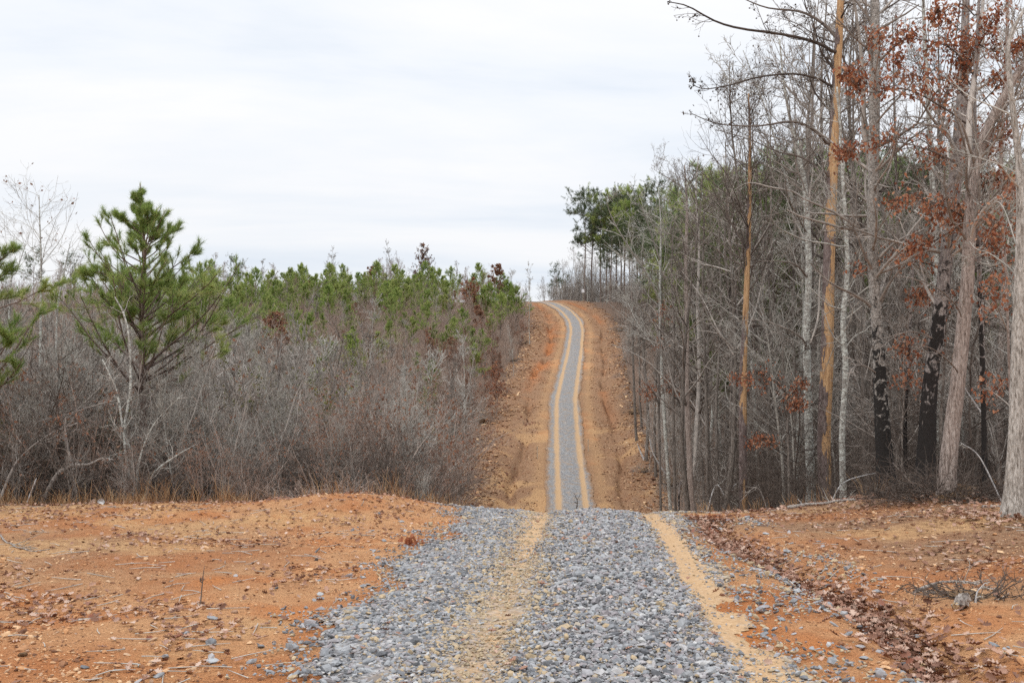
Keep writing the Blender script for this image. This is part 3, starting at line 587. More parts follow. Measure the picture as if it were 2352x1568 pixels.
RS = [mk_hard('russet_sapling', 31, 5.5, .04, .15, 'twig_dark', 22, .36, 48, .08, .7, .01, leafmat='russet_dull', leaf=.55, lsize=.16), mk_hard('russet_sapling', 32, 4.5, .035, .12, 'twig_dark', 22, .4, 50, .06, .7, .01, leafmat='russet', leaf=.45, lsize=.16)]
HW = [mk_hard('hardwood_tree', 41, 15, .12, .35, 'twig', 22, .30, 48, .07, .8, .009, bmat='bark_far'), mk_hard('hardwood_tree', 42, 17, .15, .4, 'twig', 22, .30, 44, .09, .8, .009, .06, bmat='bark_far'), mk_hard('hardwood_tree', 43, 13, .09, .3, 'twig_pale', 24, .32, 50, .07, .8, .008, .07, bmat='bark_pale'), mk_hard('hardwood_tree', 44, 14, .10, .3, 'twig_dark', 24, .30, 46, .08, .8, .008, .06, bmat='bark_far')]
US = [mk_hard('understory_tree', 51, 7, .045, .12, 'twig', 30, .42, 62, .03, .8, .006, .09), mk_hard('understory_tree', 52, 5.5, .035, .1, 'twig_dark', 28, .48, 68, .02, .8, .0055, .1), mk_hard('understory_tree', 53, 8.5, .05, .15, 'twig_pale', 26, .38, 58, .04, .7, .006, .08)]
YP = [youngpine(61, 5.0, 'needle_yel'), youngpine(62, 5.8, 'needle'), youngpine(63, 4.3, 'needle_yel', dens=1.1), youngpine(64, 6.4, 'needle', dens=.9)]
TP = [tallpine(71), tallpine(72, 20, .2, .45, bl=.2, k=34), tallpine(73, 17, .15, .5, 'needle', k=30)]
TL = [tallpine(74, 16, .15, .35, 'needle', k=44, bl=.2), tallpine(75, 15, .14, .35, 'needle_dark', k=44, bl=.2)]
print('protos', sum(len(p[3].polygons) for L in (SH, SP, RS, HW, US, YP, TP) for q in L for p in q.parts))

used = []
def free(x, y, d):
    for a, b in used:
        if (a-x)**2+(b-y)**2 < d*d: return False
    return True
rp = pg(500)
def scatter(n, ypick, xlo, xhi, d=0., tries=40):
    out = []
    for _ in range(n*tries):
        if len(out) >= n: break
        y = ypick(rp.random()); lo, hi = xlo(y), xhi(y)
        if hi <= lo: continue
        x = rp.uniform(lo, hi)
        if d and not free(x, y, d): continue
        out.append((x, y))
        if d: used.append((x, y))
    return out
fr = lambda y: .545*y+2.5
# ---------------- left thicket, near: y 17..46
def toprow(x, y, us, rows): return CAMZ+y*(921-np.interp(x/y, us, rows))/2286
PH_S = [4.6, 4.2, 5.0, 3.6, 4.4, 5.2, 4.8, 4.4]
for i, (x, y) in enumerate(scatter(225, lambda u: 17.4+24*u**1.4, lambda y: -fr(y), lambda y: -1.4-.06*(y-17))):
    k = int(rp.integers(0, 8)) if x/y < -.28 else int(rp.choice([0, 1, 2, 4, 5, 6, 5, 6, 7])); t_ = toprow(x, y, [-.55, -.42, -.32, -.2, -.1, -.03], [730, 770, 830, 850, 900, 960])+rp.normal(0, .35)
    h = (t_-Hs(x, y))*rp.uniform(.6, 1.05)*(.55+.45*float(sstep(y, 17.2, 20)))
    plant(SH[k], x, y, rp.uniform(0, 6.28), float(np.clip(h, .9, 6.5))/PH_S[k], 'bare twiggy shrub', 'shrub', 'bare shrubs of the left thicket')
for i, (x, y) in enumerate(scatter(75, lambda u: 36+34*u, lambda y: -fr(y), lambda y: float(cen(y))-7.4)):
    k = int(rp.integers(0, 4)); t_ = toprow(x, y, [-.5, -.2, 0], [790, 830, 960]); h = (t_-Hs(x, y))*rp.uniform(.75, 1.15)
    plant(SP[k], x, y, rp.uniform(0, 6.28), float(np.clip(h, 2.5, 10))/(7.5, 6.5, 8.5, 6.0)[k], 'bare sapling', 'sapling', 'bare saplings in the hollow left of the track')
PB = mk_hard('pale_sapling', 25, 5, .028, .2, 'twig_pale', 20, .36, 36, .11, .9, .0055, bmat='bark_pale')
for i, (x, y) in enumerate(scatter(34, lambda u: 17.8+14*u, lambda y: -fr(y), lambda y: -1.8-.06*(y-17))):
    t_ = toprow(x, y, [-.55, -.42, -.32, -.2, -.1, -.03], [700, 740, 790, 820, 870, 950]); plant(PB, x, y, rp.uniform(0, 6.28), float(np.clip((t_-Hs(x, y))*rp.uniform(.6, 1.1), 1.5, 6))/5, 'pale sapling', 'sapling', 'pale saplings among the left thicket', tilt=rp.uniform(0, .25), tdir=rp.uniform(0, 6.28))
# ---------------- left hillside
for i, (x, y) in enumerate(scatter(125, lambda u: 66+125*u, lambda y: -fr(y), lambda y: float(cen(y))-6.8-1.2*rp.random())):
    plant(SP[int(rp.integers(0, 4))], x, y, rp.uniform(0, 6.28), rp.uniform(.5, .85), 'slender bare sapling', 'sapling', 'bare saplings on the left hillside')
np_ = 0
for i, (x, y) in enumerate(scatter(1400, lambda u: 98+97*u**.8, lambda y: -fr(y)*(.84 if y > 125 else .5), lambda y: float(cen(y))-7.5-1.5*rp.random())):
    if np_ < 296 and rp.random() < (.04+.30*float(sstep(vnoise(np.array([x]), np.array([y]), 11, 131)[0]-.5*float(x/y < -.40), -.3, .2)))*(.45 if x-cen(y) > -17 else 1):
        plant(YP[int(rp.integers(0, 4))], x, y, rp.uniform(0, 6.28), rp.uniform(.75, 1.35), 'young green pine', 'pine tree', 'young pines on the left hillside'); np_ += 1
for i, (x, y) in enumerate(scatter(90, lambda u: 62+120*u, lambda y: -fr(y)*.8, lambda y: float(cen(y))-6.6)):
    plant(RS[int(rp.integers(0, 2))], x, y, rp.uniform(0, 6.28), rp.uniform(.5, .95), 'sapling holding dead russet leaves', 'sapling', 'russet saplings on the left hillside')
for i, (x, y) in enumerate(scatter(45, lambda u: 172+26*u, lambda y: -fr(y), lambda y: float(cen(y))-8)):
    plant(SP[int(rp.integers(0, 4))], x, y, rp.uniform(0, 6.28), rp.uniform(.75, 1.35), 'bare twiggy tree', 'sapling', 'bare trees along the left ridge')
# remaining brush of the hillside and hollow: one mass
def mass(protos, pts, smin, smax):
    g = G(); tr = []
    for x, y in pts:
        p = protos[int(rp.integers(0, len(protos)))]; s = rp.uniform(smin, smax); a = rp.uniform(0, 6.28); c_, s_ = math.cos(a)*s, math.sin(a)*s
        g.bag(p[:5]+(p[5]*.18+rp.random()*.8,), (np.array([[c_, -s_, 0], [s_, c_, 0], [0, 0, s]]), np.array([x, y, Hs(x, y)-.1])))
    return g
def lobrush(seed, h=5, k=12, rm=.018, tw=0):
    r = pg(seed); n = 5; a = trunkline(h*r.uniform(.6, 1.1, n), .022, 4, .14, .06, r, B=n, rtip=.4); a['P'][:, :, :2] += r.normal(0, .7, (n, 1, 2))
    b = kids(a, k, .1, 1, 34, 12, .30, lambda t: 1.2-.7*t, 3, .1, .1, .6, rm*.8, rg=r); c = kids(b, 3, .2, 1, 35, 12, .5, None, 2, .12, .08, .7, rm*.6, rg=r)
    g = tubes(a['P'], a['R'], 3, tint=r.random(n)); tubes(b['P'], b['R'], 3, g, tint=r.random(len(b['L']))); tubes(c['P'], c['R'], 3, g, tint=r.random(len(c['L']))); return g
LB = [lobrush(200+i, rp.uniform(3.5, 6)) .arr() for i in range(6)]
pts = scatter(1600, lambda u: 60+150*u**1.1, lambda y: -fr(y), lambda y: float(cen(y))-6.6-1.6*rp.random())
obj('hillside_brush', mass(LB[:4], pts, .45, 1.1).mesh('hillside_brush', [M['twig_red']]), label='mauve grey brush filling the left hillside between the pines', cat='brush', kind='stuff')
pts = scatter(420, lambda u: 26+40*u, lambda y: -fr(y), lambda y: float(cen(y))-7.2-(y < 40)*.8)
obj('hollow_brush', mass(LB, pts, .7, 1.1).mesh('hollow_brush', [M['twig']]), label='tangled grey brush filling the hollow left of the track', cat='brush', kind='stuff')
for i, (x, y) in enumerate(scatter(30, lambda u: 56+44*u, lambda y: -.36*y, lambda y: float(cen(y))-9)):
    plant(YP[int(rp.integers(0, 4))], x, y, rp.uniform(0, 6.28), rp.uniform(.6, 1.05), 'young green pine', 'pine tree', 'young pines low in the left hollow')
for i, (x, y) in enumerate(scatter(34, lambda u: 72+75*u, lambda y: float(cen(y))-14, lambda y: float(cen(y))-6.8)):
    plant(RS[int(rp.integers(0, 2))], x, y, rp.uniform(0, 6.28), rp.uniform(.35, .7), 'russet sapling', 'sapling', 'rusty saplings along the left verge')
def blocks(x, y):
    a_ = 1176+F*x/y
    return y < 27 and any(abs(a_-q) < 26 for q in (1707, 1900, 1940, 2022, 2135, 2195)) or (y < 19 and a_ > 1960)
for i, (x, y) in enumerate(scatter(30, lambda u: 30+42*u, lambda y: -fr(y)*.9, lambda y: float(cen(y))-7.5-(y < 40)*2)):
    k = int(rp.choice([0, 2, 3, 3])); t_ = toprow(x, y, [-.5, -.2, 0], [700, 735, 850]); h = (t_-Hs(x, y))*rp.uniform(.85, 1.08)
    plant(SP[k], x, y, rp.uniform(0, 6.28), float(np.clip(h, 3, 12))/(7.5, 6.5, 8.5, 6.0)[k], 'bare sapling', 'sapling', 'bare saplings standing out over the left hollow')
# ---------------- right forest
HH = (15, 17, 13, 14); RU = [.06, .12, .16, .20, .25, .31, .5]; RR = [640, 560, 470, 350, 190, -40, -200]
for i, (x, y) in enumerate(scatter(125, lambda u: 23+72*u**1.25, lambda y: max(float(cen(y))+6.0, 5+0*y), lambda y: fr(y), .8)):
    if y < 30 and x < 7.5 or blocks(x, y): continue
    k = int(rp.integers(0, 4)); h = (toprow(x, y, RU, RR if rp.random() < .22 else [650, 590, 520, 470, 440, 420, 400])-Hs(x, y))*rp.uniform(.78, 1.06); h = float(np.clip(h, 4, 21))
    plant(HW[k], x, y, rp.uniform(0, 6.28), h/HH[k], 'bare hardwood tree', 'tree', 'bare trees of the near right forest')
for i, (a_, t_) in enumerate([(1575, 400), (1640, 310), (1740, 200), (1775, 110), (1840, 20), (1958, -40), (2055, -30), (2105, 30), (2160, -20), (2250, 20), (2330, 0)]):
    y = 29+rp.uniform(0, 14); v_ = ray(a_, t_); x = v_[0]*y; k = (0, 1, 3)[i % 3]; plant(HW[k], x, y, rp.uniform(0, 6.28), (v_[2]*y+CAMZ-Hs(x, y))/HH[k], 'bare hardwood tree', 'tree', 'bare trees of the near right forest')
for i, (a_, t_) in enumerate([(1690, 465), (1728, 440), (1780, 450), (1826, 455), (1880, 440), (1960, 430), (1990, 470), (2060, 440), (2120, 460), (2190, 440), (2280, 450)]):
    y = 50+rp.uniform(0, 16); v_ = ray(a_, t_); x = v_[0]*y; h = v_[2]*y+CAMZ-Hs(x, y); plant(TL[i % 2], x, y, rp.uniform(0, 6.28), h/(16, 15)[i % 2], 'green pine', 'pine tree', 'tall pines of the right forest')
for i, (x, y) in enumerate(scatter(95, lambda u: 90+105*u, lambda y: float(cen(y))+7.6, lambda y: fr(y))):
    k = int(rp.integers(0, 4)); plant(HW[k], x, y, rp.uniform(0, 6.28), rp.uniform(.62, .95), 'bare hardwood tree', 'tree', 'bare trees of the far right slope')
for i, (x, y) in enumerate(scatter(46, lambda u: 105+95*u, lambda y: max(float(cen(y))+12, 20), lambda y: fr(y))):
    plant(TP[int(rp.integers(0, 3))], x, y, rp.uniform(0, 6.28), rp.uniform(.75, 1.0), 'tall pine with green crown rising over the right forest', 'pine tree', 'tall pines of the right forest')
for i, (x, y) in enumerate(scatter(150, lambda u: 18.5+36*u**1.3, lambda y: max(float(cen(y))+5.6-(y < 30)*.9, 4.4), lambda y: fr(y), .5)):
    if blocks(x, y): continue
    plant(US[int(rp.choice([0, 1, 0, 1, 0, 1, 2]))], x, y, rp.uniform(0, 6.28), rp.uniform(.5, 1.0), 'thin bare understory tree with level twigs under the right forest', 'tree', 'understory trees of the right forest')
pts = scatter(900, lambda u: 55+145*u, lambda y: float(cen(y))+6.8, lambda y: fr(y))
pts += scatter(170, lambda u: 188+30*u, lambda y: 9, lambda y: 34)
obj('forest_undergrowth', mass(LB, pts, .7, 1.3).mesh('forest_undergrowth', [M['twig']]), label='grey undergrowth between the trunks of the right forest', cat='undergrowth', kind='stuff')
tl = []
for i in range(8):
    r_ = pg(700+i); a_ = trunkline(1.5*r_.uniform(.5, 1.1, 7), .007, 5, .3, .16, r_, B=7, rtip=.4, dirs=np.stack([r_.normal(0, .6, 7), r_.normal(0, .6, 7), np.ones(7)], -1)); a_['P'][:, :, :2] += r_.normal(0, .4, (7, 1, 2))
    b_ = kids(a_, 9, .1, 1, 48, 15, .45, None, 4, .15, .03, .6, .0035, rg=r_); c_ = kids(b_, 4, .1, 1, 45, 15, .5, None, 3, .15, .02, .7, .003, rg=r_); g_ = G()
    for q_ in (a_, b_, c_): tubes(q_['P'], q_['R'], 3, g_, tint=r_.random(len(q_['L'])))
    tl.append(g_.arr())
pts = scatter(230, lambda u: 17.8+9*u, lambda y: -fr(y), lambda y: -1.6-.06*(y-17)); pts += scatter(120, lambda u: 18.6+14*u, lambda y: max(4.2, float(cen(y))+4.5), lambda y: fr(y))
obj('shade_brambles', mass(tl, pts, .7, 1.3).mesh('shade_brambles', [M['twig_dark']]), label='dark low bramble tangle added for the shade at the foot of both thickets', cat='shade_brambles', kind='stuff')  # added mass, twigs coloured dark to stand in for shade low in the thickets
for i, (x, y) in enumerate(scatter(44, lambda u: 76+44*u, lambda y: max(float(cen(y))+10, .155*y), lambda y: fr(y))):
    h = (toprow(x, y, [.1, .2, .5], [500, 455, 430])-Hs(x, y))*rp.uniform(.72, 1.0); plant(TL[i % 2], x, y, rp.uniform(0, 6.28), h/(16, 15)[i % 2], 'green pine', 'pine tree', 'tall pines of the right forest')
#--HERO--
# ================================================================== single trees and finds, each at its own distance
def resample(P, n):
    P = np.asarray(P, float); k = len(P)
    if k == 2: t = np.linspace(0, 1, n)[:, None]; return P[0]*(1-t)+P[1]*t
    Pp = np.vstack([2*P[0]-P[1], P, 2*P[-1]-P[-2]]); u = np.linspace(0, k-1-1e-6, n); i = u.astype(int); f = (u-i)[:, None]
    p0, p1, p2, p3 = Pp[i], Pp[i+1], Pp[i+2], Pp[i+3]
    return .5*((2*p1)+(-p0+p2)*f+(2*p0-5*p1+4*p2-p3)*f**2+(-p0+3*p1-3*p2+p3)*f**3)
def line3(pts, Z, dz=0, n=14):
    """sight points -> real points; dz lets the far end come nearer or go deeper"""
    k = len(pts); q = [at(p[0], p[1], Z+dz*i/max(k-1, 1)) for i, p in enumerate(pts)]
    return resample(q, n)
def trunk_geo(P, Rr, sides, r, rough=.07, flare=1.5, tintf=None):
    """thick trunk with root flare and ridged surface"""
    N = len(P); Rr = np.array(Rr, float); hgt = P[:, 2]-P[0, 2]
    Rr = Rr*(1+(flare-1)*np.exp(-np.maximum(hgt, 0)/.28))
    T = np.gradient(P, axis=0); T = norm(T); ref = np.array([[0, 1., 0]]); U = norm(np.cross(T, ref)); W = np.cross(T, U)
    a = np.arange(sides)*2*math.pi/sides; ph = r.uniform(0, 6, 4)
    rad = 1+rough*(np.sin(3*a+ph[0])[None]*.7+np.sin(5*a+ph[1])[None]*.5)+r.normal(0, rough*.35, (N, sides))+flare*.06*np.sin(4*a+ph[2])[None]*np.exp(-np.maximum(hgt, 0)/.3)[:, None]
    X = P[:, None]+(Rr[:, None]*rad)[..., None]*(np.cos(a)[None, :, None]*U[:, None]+np.sin(a)[None, :, None]*W[:, None])
    i = np.arange(N-1)[:, None]*sides; j = np.arange(sides)[None]; j2 = (j+1) % sides
    Q = np.stack([i+j, i+j2, i+sides+j2, i+sides+j], -1).reshape(-1, 4)
    k = np.arange(1, sides-1); o = (N-1)*sides; T3 = np.stack([np.full(len(k), o), o+k, o+k+1], -1)
    tint = np.zeros((N, sides)) if tintf is None else tintf(a, U, P)
    return G().add(X, Q, T3, 0, tint.ravel())
def par1(P, R_): return dict(P=P[None], R=np.asarray(R_, float)[None], L=np.array([np.linalg.norm(np.diff(P, axis=0), axis=1).sum()]))
def rel(g, base):
    for i in range(len(g.V)): g.V[i] = g.V[i]-base
    return g
PX = 1/2286.0
def twigs(par, seed, k, t0=.1, t1=1, ang=48, lr=.4, up=.04, rm=.004, depth=3, wander=.14, d2=5, d3=3):
    r = pg(seed); b = kids(par, k, t0, t1, ang, 14, lr, lambda t: 1.2-.8*t, 6, wander, up, .34, rm*1.6, rg=r); out = [b]
    if depth > 1: c = kids(b, d2, .15, 1, 44, 14, .42, lambda t: 1.1-.5*t, 4, wander, up, .6, rm, rg=r); out.append(c)
    if depth > 2: d = kids(out[-1], d3, .15, 1, 42, 15, .5, None, 4, wander, up*.5, .65, rm*.85, rg=r); out.append(d)
    if depth > 3: e3 = kids(out[-1], d3*.7, .2, 1, 42, 15, .6, None, 3, wander, up*.5, .7, rm*.7, rg=r); out.append(e3)
    return out
def tubeset(g, sets, m=0, r=None):
    for q in sets: tubes(q['P'], q['R'], 4 if len(q['L']) < 60 else 3, g, m, (r or rng).uniform(0, .35, len(q['L'])))
    return g
def hero(name, pts, Z, wpx, bark, twig, label, cat='tree', seed=1, k=14, first=.4, ang=52, lr=.22, up=.05, depth=4, rm=.004, limbs=(), leaf=None, flare=1.5, sides=18, sink=.3, rough=.07, group=None, tintf=None, d2=5, d3=3, wander=.13, dz=0, crown=True):
    """pts: trunk axis as seen from base up; wpx: trunk width at each point; limbs: (pts, width, dz, twig count)"""
    r = pg(seed); K = [at(p[0], p[1], Z+dz*i/max(1, len(pts)-1)) for i, p in enumerate(pts)]
    gz = Hs(K[0][0], K[0][1]); sl = (K[1]-K[0])/max(K[1][2]-K[0][2], .1); K[0] = K[0]+sl*(gz-sink*.3-K[0][2])
    P = resample(K, 46); wv = np.interp(np.linspace(0, 1, 46), np.linspace(0, 1, len(wpx)), wpx)*PX*Z/2
    base = P[0].copy(); base[2] = gz
    root = obj(name, None, None, base, 0, 1, label, cat, group)
    obj('trunk', rel(trunk_geo(P, wv, sides, r, rough, flare, tintf), base).mesh('trunk', [M[bark]]), root)
    mats = [M[twig]]+([M[leaf[0]]] if leaf else [])
    def leafy(g, sets):
        if not leaf: return
        q = np.concatenate([s_['P'][:, -1] for s_ in sets[1:]]+[s_['P'][:, 2] for s_ in sets[1:]]); q = q[r.random(len(q)) < leaf[1]]; leaves(g, q+r.normal(0, .075, q.shape), leaf[2], 1, True, r)
    if crown and k:
        sets = twigs(par1(P, wv), seed+1, k, first, .98, ang, lr, up, rm, depth, wander, d2, d3); g = tubeset(G(), sets, 0, r)
        if leaf and leaf[3]: leafy(g, sets)
        obj('crown', rel(g, base).mesh('crown', mats), root)
    for n_, lb in enumerate(limbs):
        lp, w0, ddz, kk = lb[:4]; Q = line3(lp, Z, ddz, 16)
        i0 = int(np.argmin(np.linalg.norm(P-Q[0], axis=1))); Q[0] = P[i0]; rr = np.linspace(w0, max(w0*.22, .8), 16)*PX*Z/2; rr = np.maximum(rr, .004)
        sets = twigs(par1(Q, rr), seed+10+n_, kk, .12, 1, 46, lb[4] if len(lb) > 4 else .3, up, rm, depth-1 if not leaf else 3, wander, d2, d3)
        g = tubes(Q[None], rr[None], 8); tubeset(g, sets, 0, r); leafy(g, sets)
        if len(lb) > 5 and lb[5]:
            e_ = sets[-1]['P'][:, -1]; e_ = e_[r.random(len(e_)) < lb[5]]; stones(e_-[0, 0, .02], .045, np.zeros(len(e_)), 1, .15, .5, r, g)
        obj('branch', rel(g, base).mesh('branch', mats), root)
    return root

# ---- the big half peeled dead pine
_pr = [(1200, 1.1), (1020, .85), (930, .62), (870, .3), (700, .15), (660, .5), (610, .6), (560, .6), (520, .3), (470, .3), (440, .9), (400, .25), (375, .1), (340, .6), (330, .45), (310, .25), (270, .7), (230, .35), (200, .5), (150, .45), (110, .3), (95, .7), (80, -.1), (-60, -.1)]
def ptint(a, U, P):
    v = P-np.array([0, 0, CAMZ]); s, c = math.sin(PITCH), math.cos(PITCH); row = 784-F*(v[:, 2]*c-v[:, 1]*s)/(v[:, 1]*c+v[:, 2]*s)
    t_ = np.interp(row, [q[0] for q in _pr][::-1], [q[1] for q in _pr][::-1])
    # U points to view left or right: bark stays on the left flank and back
    lx = np.cos(a)[None]*U[:, :1]; ly = np.cos(a)[None]*U[:, 1:2]+np.sin(a)[None]*np.cross(norm(np.gradient(P, axis=0)), U)[:, 1:2]
    return t_[:, None]+.38*(-lx)+.25*ly-.05
hero('dead_pine', [(1897, 1150), (1893, 1000), (1900, 820), (1904, 600), (1912, 400), (1918, 250), (1926, 100), (1934, -60), (1940, -200)], 24, [31, 30, 29, 26, 24, 21, 18, 15, 10], 'peeled', 'twig_dark',
     'tall dead pine with bark half stripped to tan wood', 'dead tree', 301, k=7, first=.45, lr=.12, ang=60, up=.03, rm=.0045, tintf=ptint, sides=24, rough=.05, flare=1.15,
     limbs=[([(1927, 130), (1880, 100), (1800, 80), (1700, 66), (1640, 48), (1580, 15), (1535, 5)], 9, -1.5, 20, .20, .25), ([(1926, 92), (1890, 55), (1840, 28), (1760, 18), (1690, -10)], 9, 1, 14, .22, .1),
            ([(1917, 205), (1880, 182), (1820, 170), (1740, 178), (1680, 195), (1620, 205), (1590, 195)], 6.5, -1, 18, .18, .15), ([(1926, 100), (1880, 85), (1830, 55), (1780, 40)], 4.5, 2, 9, .25),
            ([(1905, 340), (1885, 312), (1850, 288), (1810, 280), (1740, 290), (1650, 285), (1590, 262)], 8, -.8, 16, .18, .1), ([(1900, 425), (1870, 380), (1830, 358), (1790, 350), (1720, 320), (1650, 300)], 6, 1, 14, .2),
            ([(1924, 120), (1960, 70), (2000, 40), (2060, 5), (2100, -30)], 8, 1.5, 12, .25), ([(1920, 200), (1950, 160), (1990, 110), (2040, 60)], 6, -1, 10, .25), ([(1914, 275), (1950, 245), (2000, 225), (2060, 190), (2080, 165)], 5, 1, 10, .2),
            ([(1907, 410), (1895, 395), (1888, 372)], 6, -.3, 1, .1), ([(1922, 105), (1940, 140), (1965, 200), (1975, 290), (2000, 400)], 4, 1, 6, .12)])
def ptint2(a, U, P):
    z_ = P[:, 2]; lx = np.cos(a)[None]*U[:, :1]
    return (.30+.8*sstep(-z_, -2.4, .0)+.40*np.sin(z_*2.1+1))[:, None]*np.ones((1, len(a)))*.8+.3*(-lx)
hero('dead_sapling', [(1707, 1135), (1706, 900), (1711, 750), (1717, 600), (1721, 450), (1722, 320), (1719, 215)], 27, [19, 17, 14, 12, 9, 6, 3], 'peeled', 'twig_dark',
     'slender dead pine with an orange stripped trunk', 'dead tree', 320, k=60, first=.40, lr=.26, ang=46, up=.085, rm=.004, tintf=ptint2, sides=14, flare=1.1, depth=4, d2=5, d3=2.5, leaf=('twig_dark', .06, .06, True))
hero('hardwood_tree', [(1862, 1140), (1856, 950), (1852, 780), (1857, 600), (1848, 430), (1832, 350), (1814, 270), (1800, 190), (1790, 90)], 25, [20, 18, 17, 14, 12, 9, 7, 5, 3], 'bark_pale', 'twig', 'pale forked tree just left of the tall dead pine', seed=330, k=30, first=.4, lr=.2, up=.08,
     limbs=[([(1850, 440), (1856, 380), (1862, 300), (1868, 200), (1872, 90), (1880, 0)], 9, 1, 18, .2), ([(1854, 800), (1868, 770), (1880, 720), (1882, 650), (1888, 610)], 7, -.3, 5, .3), ([(1853, 800), (1840, 775), (1800, 752), (1740, 735), (1690, 738)], 5, -2, 10, .25), ([(1856, 640), (1830, 610), (1790, 600), (1740, 600)], 5, -1.5, 8, .3), ([(1850, 460), (1820, 440), (1770, 430), (1720, 420), (1680, 440)], 5, 1, 14, .25)])
hero('birch_tree', [(1937, 1140), (1934, 1000), (1942, 850), (1936, 740), (1946, 620), (1941, 500), (1935, 400), (1930, 300), (1922, 200)], 22, [15, 13, 13, 12, 10, 9, 8, 6, 4], 'bark_pale', 'twig_pale', 'thin white blotched trunk just right of the tall dead pine', seed=340, k=30, first=.3, lr=.16, up=.06, limbs=[([(1936, 760), (1915, 800), (1890, 860)], 4, 1, 3, .3), ([(1942, 570), (1900, 560), (1850, 552), (1800, 530), (1780, 515), (1770, 500)], 5, -2, 8, .15)])
hero('hardwood_tree', [(2036, 1125), (2030, 1040), (2023, 930), (2018, 820), (2010, 690), (2003, 560), (2006, 380), (2009, 180), (2009, -10), (2010, -160)], 18, [40, 36, 31, 27, 25, 24, 25, 24, 20, 12], 'bark_mottle', 'twig', 'big straight tree, black mottled below and pale grey above', seed=350, k=30, first=.42, lr=.22, up=.06, sides=26,
     limbs=[([(2004, 400), (1985, 300), (1983, 200), (1975, 100), (1962, 0), (1955, -60)], 15, .8, 10, .2), ([(2006, 290), (2040, 250), (2090, 200), (2130, 190)], 6, -1, 9, .3), ([(2020, 860), (1980, 838), (1955, 850), (1945, 890)], 4, -.8, 4, .3)])
hero('hardwood_tree', [(2122, 1130), (2128, 1010), (2134, 900), (2146, 800), (2160, 700), (2176, 560), (2192, 420), (2206, 280), (2214, 120), (2220, -60)], 17.5, [46, 38, 33, 31, 30, 30, 30, 28, 20, 14], 'bark_black', 'twig', 'thick black stained tree leaning to the right', seed=360, k=24, first=.42, lr=.22, sides=26, limbs=[([(2200, 350), (2170, 300), (2120, 285), (2080, 288)], 6, -1, 8, .3), ([(2150, 780), (2100, 762), (2060, 770), (2020, 800)], 4, -1, 6, .3)])
hero('hardwood_tree', [(2172, 1136), (2180, 1040), (2198, 890), (2211, 760), (2222, 640), (2226, 530), (2232, 430), (2248, 350), (2285, 260), (2330, 180), (2390, 90)], 15.5, [38, 35, 32, 30, 28, 27, 25, 24, 20, 16, 10], 'bark_tan', 'twig', 'tan ridged trunk leaning right between the black tree and the right edge', seed=370, k=24, first=.45, lr=.25, sides=26,
     limbs=[([(2230, 450), (2225, 350), (2228, 250), (2245, 130), (2258, 0), (2262, -60)], 20, .6, 12, .2), ([(2228, 560), (2240, 510), (2280, 460), (2330, 440), (2380, 425)], 9, -1, 8, .3), ([(2205, 860), (2180, 830), (2140, 800), (2100, 790)], 4, -1, 6, .3), ([(2212, 740), (2195, 700), (2150, 660), (2100, 640), (2050, 635)], 4, -.8, 7, .2)])
hero('hardwood_tree', [(2326, 1186), (2328, 1120), (2334, 980), (2338, 820), (2344, 640), (2346, 500), (2340, 380), (2326, 250), (2316, 150), (2318, 90), (2352, 20)], 12.4, [46, 38, 33, 31, 28, 24, 16, 13, 12, 10, 6], 'bark_shag', 'twig_pale', 'pale shaggy barked tree at the right edge of the clearing', seed=380, k=9, first=.5, lr=.2, sides=30, flare=1.35, rough=.05, limbs=[([(2338, 400), (2300, 380), (2240, 360), (2180, 340)], 5, 1, 9, .3), ([(2342, 640), (2300, 600), (2250, 575), (2210, 600)], 4, 1, 8, .3), ([(2346, 600), (2300, 470), (2260, 478)], 3.5, 1, 6, .3)])
hero('hardwood_tree', [(2150, 1110), (2155, 900), (2152, 700), (2145, 500), (2135, 300), (2125, 120), (2118, -60)], 27, [16, 14, 13, 12, 11, 9, 6], 'bark_pale', 'twig', 'slim upright grey tree behind the black leaning tree', seed=390, k=24, first=.35, lr=.2, up=.07)
hero('hardwood_tree', [(2082, 1105), (2078, 980), (2085, 850), (2092, 700), (2100, 560)], 20, [11, 9, 8, 6, 3], 'bark_black', 'twig_dark', 'thin black trunk between the mottled and the black leaning trees', seed=394, k=20, first=.3, lr=.25)
hero('hardwood_tree', [(2300, 1125), (2296, 900), (2305, 650), (2298, 400), (2310, 150), (2316, -80)], 24, [15, 14, 12, 10, 8, 5], 'bark_tan', 'twig', 'slim tan tree behind the shaggy tree at the right edge', seed=398, k=22, first=.35, lr=.2)
# double trunk tree and neighbours by the corridor
hero('double_trunk_tree', [(1588, 1160), (1584, 1060), (1578, 900), (1578, 750), (1575, 600), (1578, 480), (1572, 380)], 43, [20, 13, 12, 10, 8, 6, 3], 'bark_tan', 'twig', 'tan tree with two trunks rising from one foot beside the track', seed=400, k=26, first=.25, lr=.22, up=.06, rm=.007, limbs=[([(1590, 1100), (1598, 1000), (1606, 850), (1602, 700), (1606, 560), (1598, 450), (1604, 360)], 12, 1, 22, .22)])
hero('white_limbed_tree', [(1532, 1050), (1522, 900), (1517, 760), (1516, 640), (1518, 520), (1512, 430)], 52, [8, 7.5, 7, 6, 4, 2], 'bark_pale', 'twig_pale', 'pale tree with long white limbs arching over the track verge', seed=410, k=16, first=.3, lr=.25, up=.04, rm=.010, limbs=[([(1517, 690), (1480, 620), (1440, 560), (1405, 500), (1390, 450)], 5, -4, 12, .25), ([(1517, 640), (1560, 560), (1600, 520), (1630, 500)], 4, 3, 10, .3), ([(1518, 760), (1480, 715), (1440, 690), (1400, 672)], 4, -4, 10, .3), ([(1516, 600), (1490, 520), (1470, 470), (1450, 430)], 4, -2, 10, .3), ([(1520, 800), (1560, 770), (1620, 790)], 3, 2, 8, .3)])
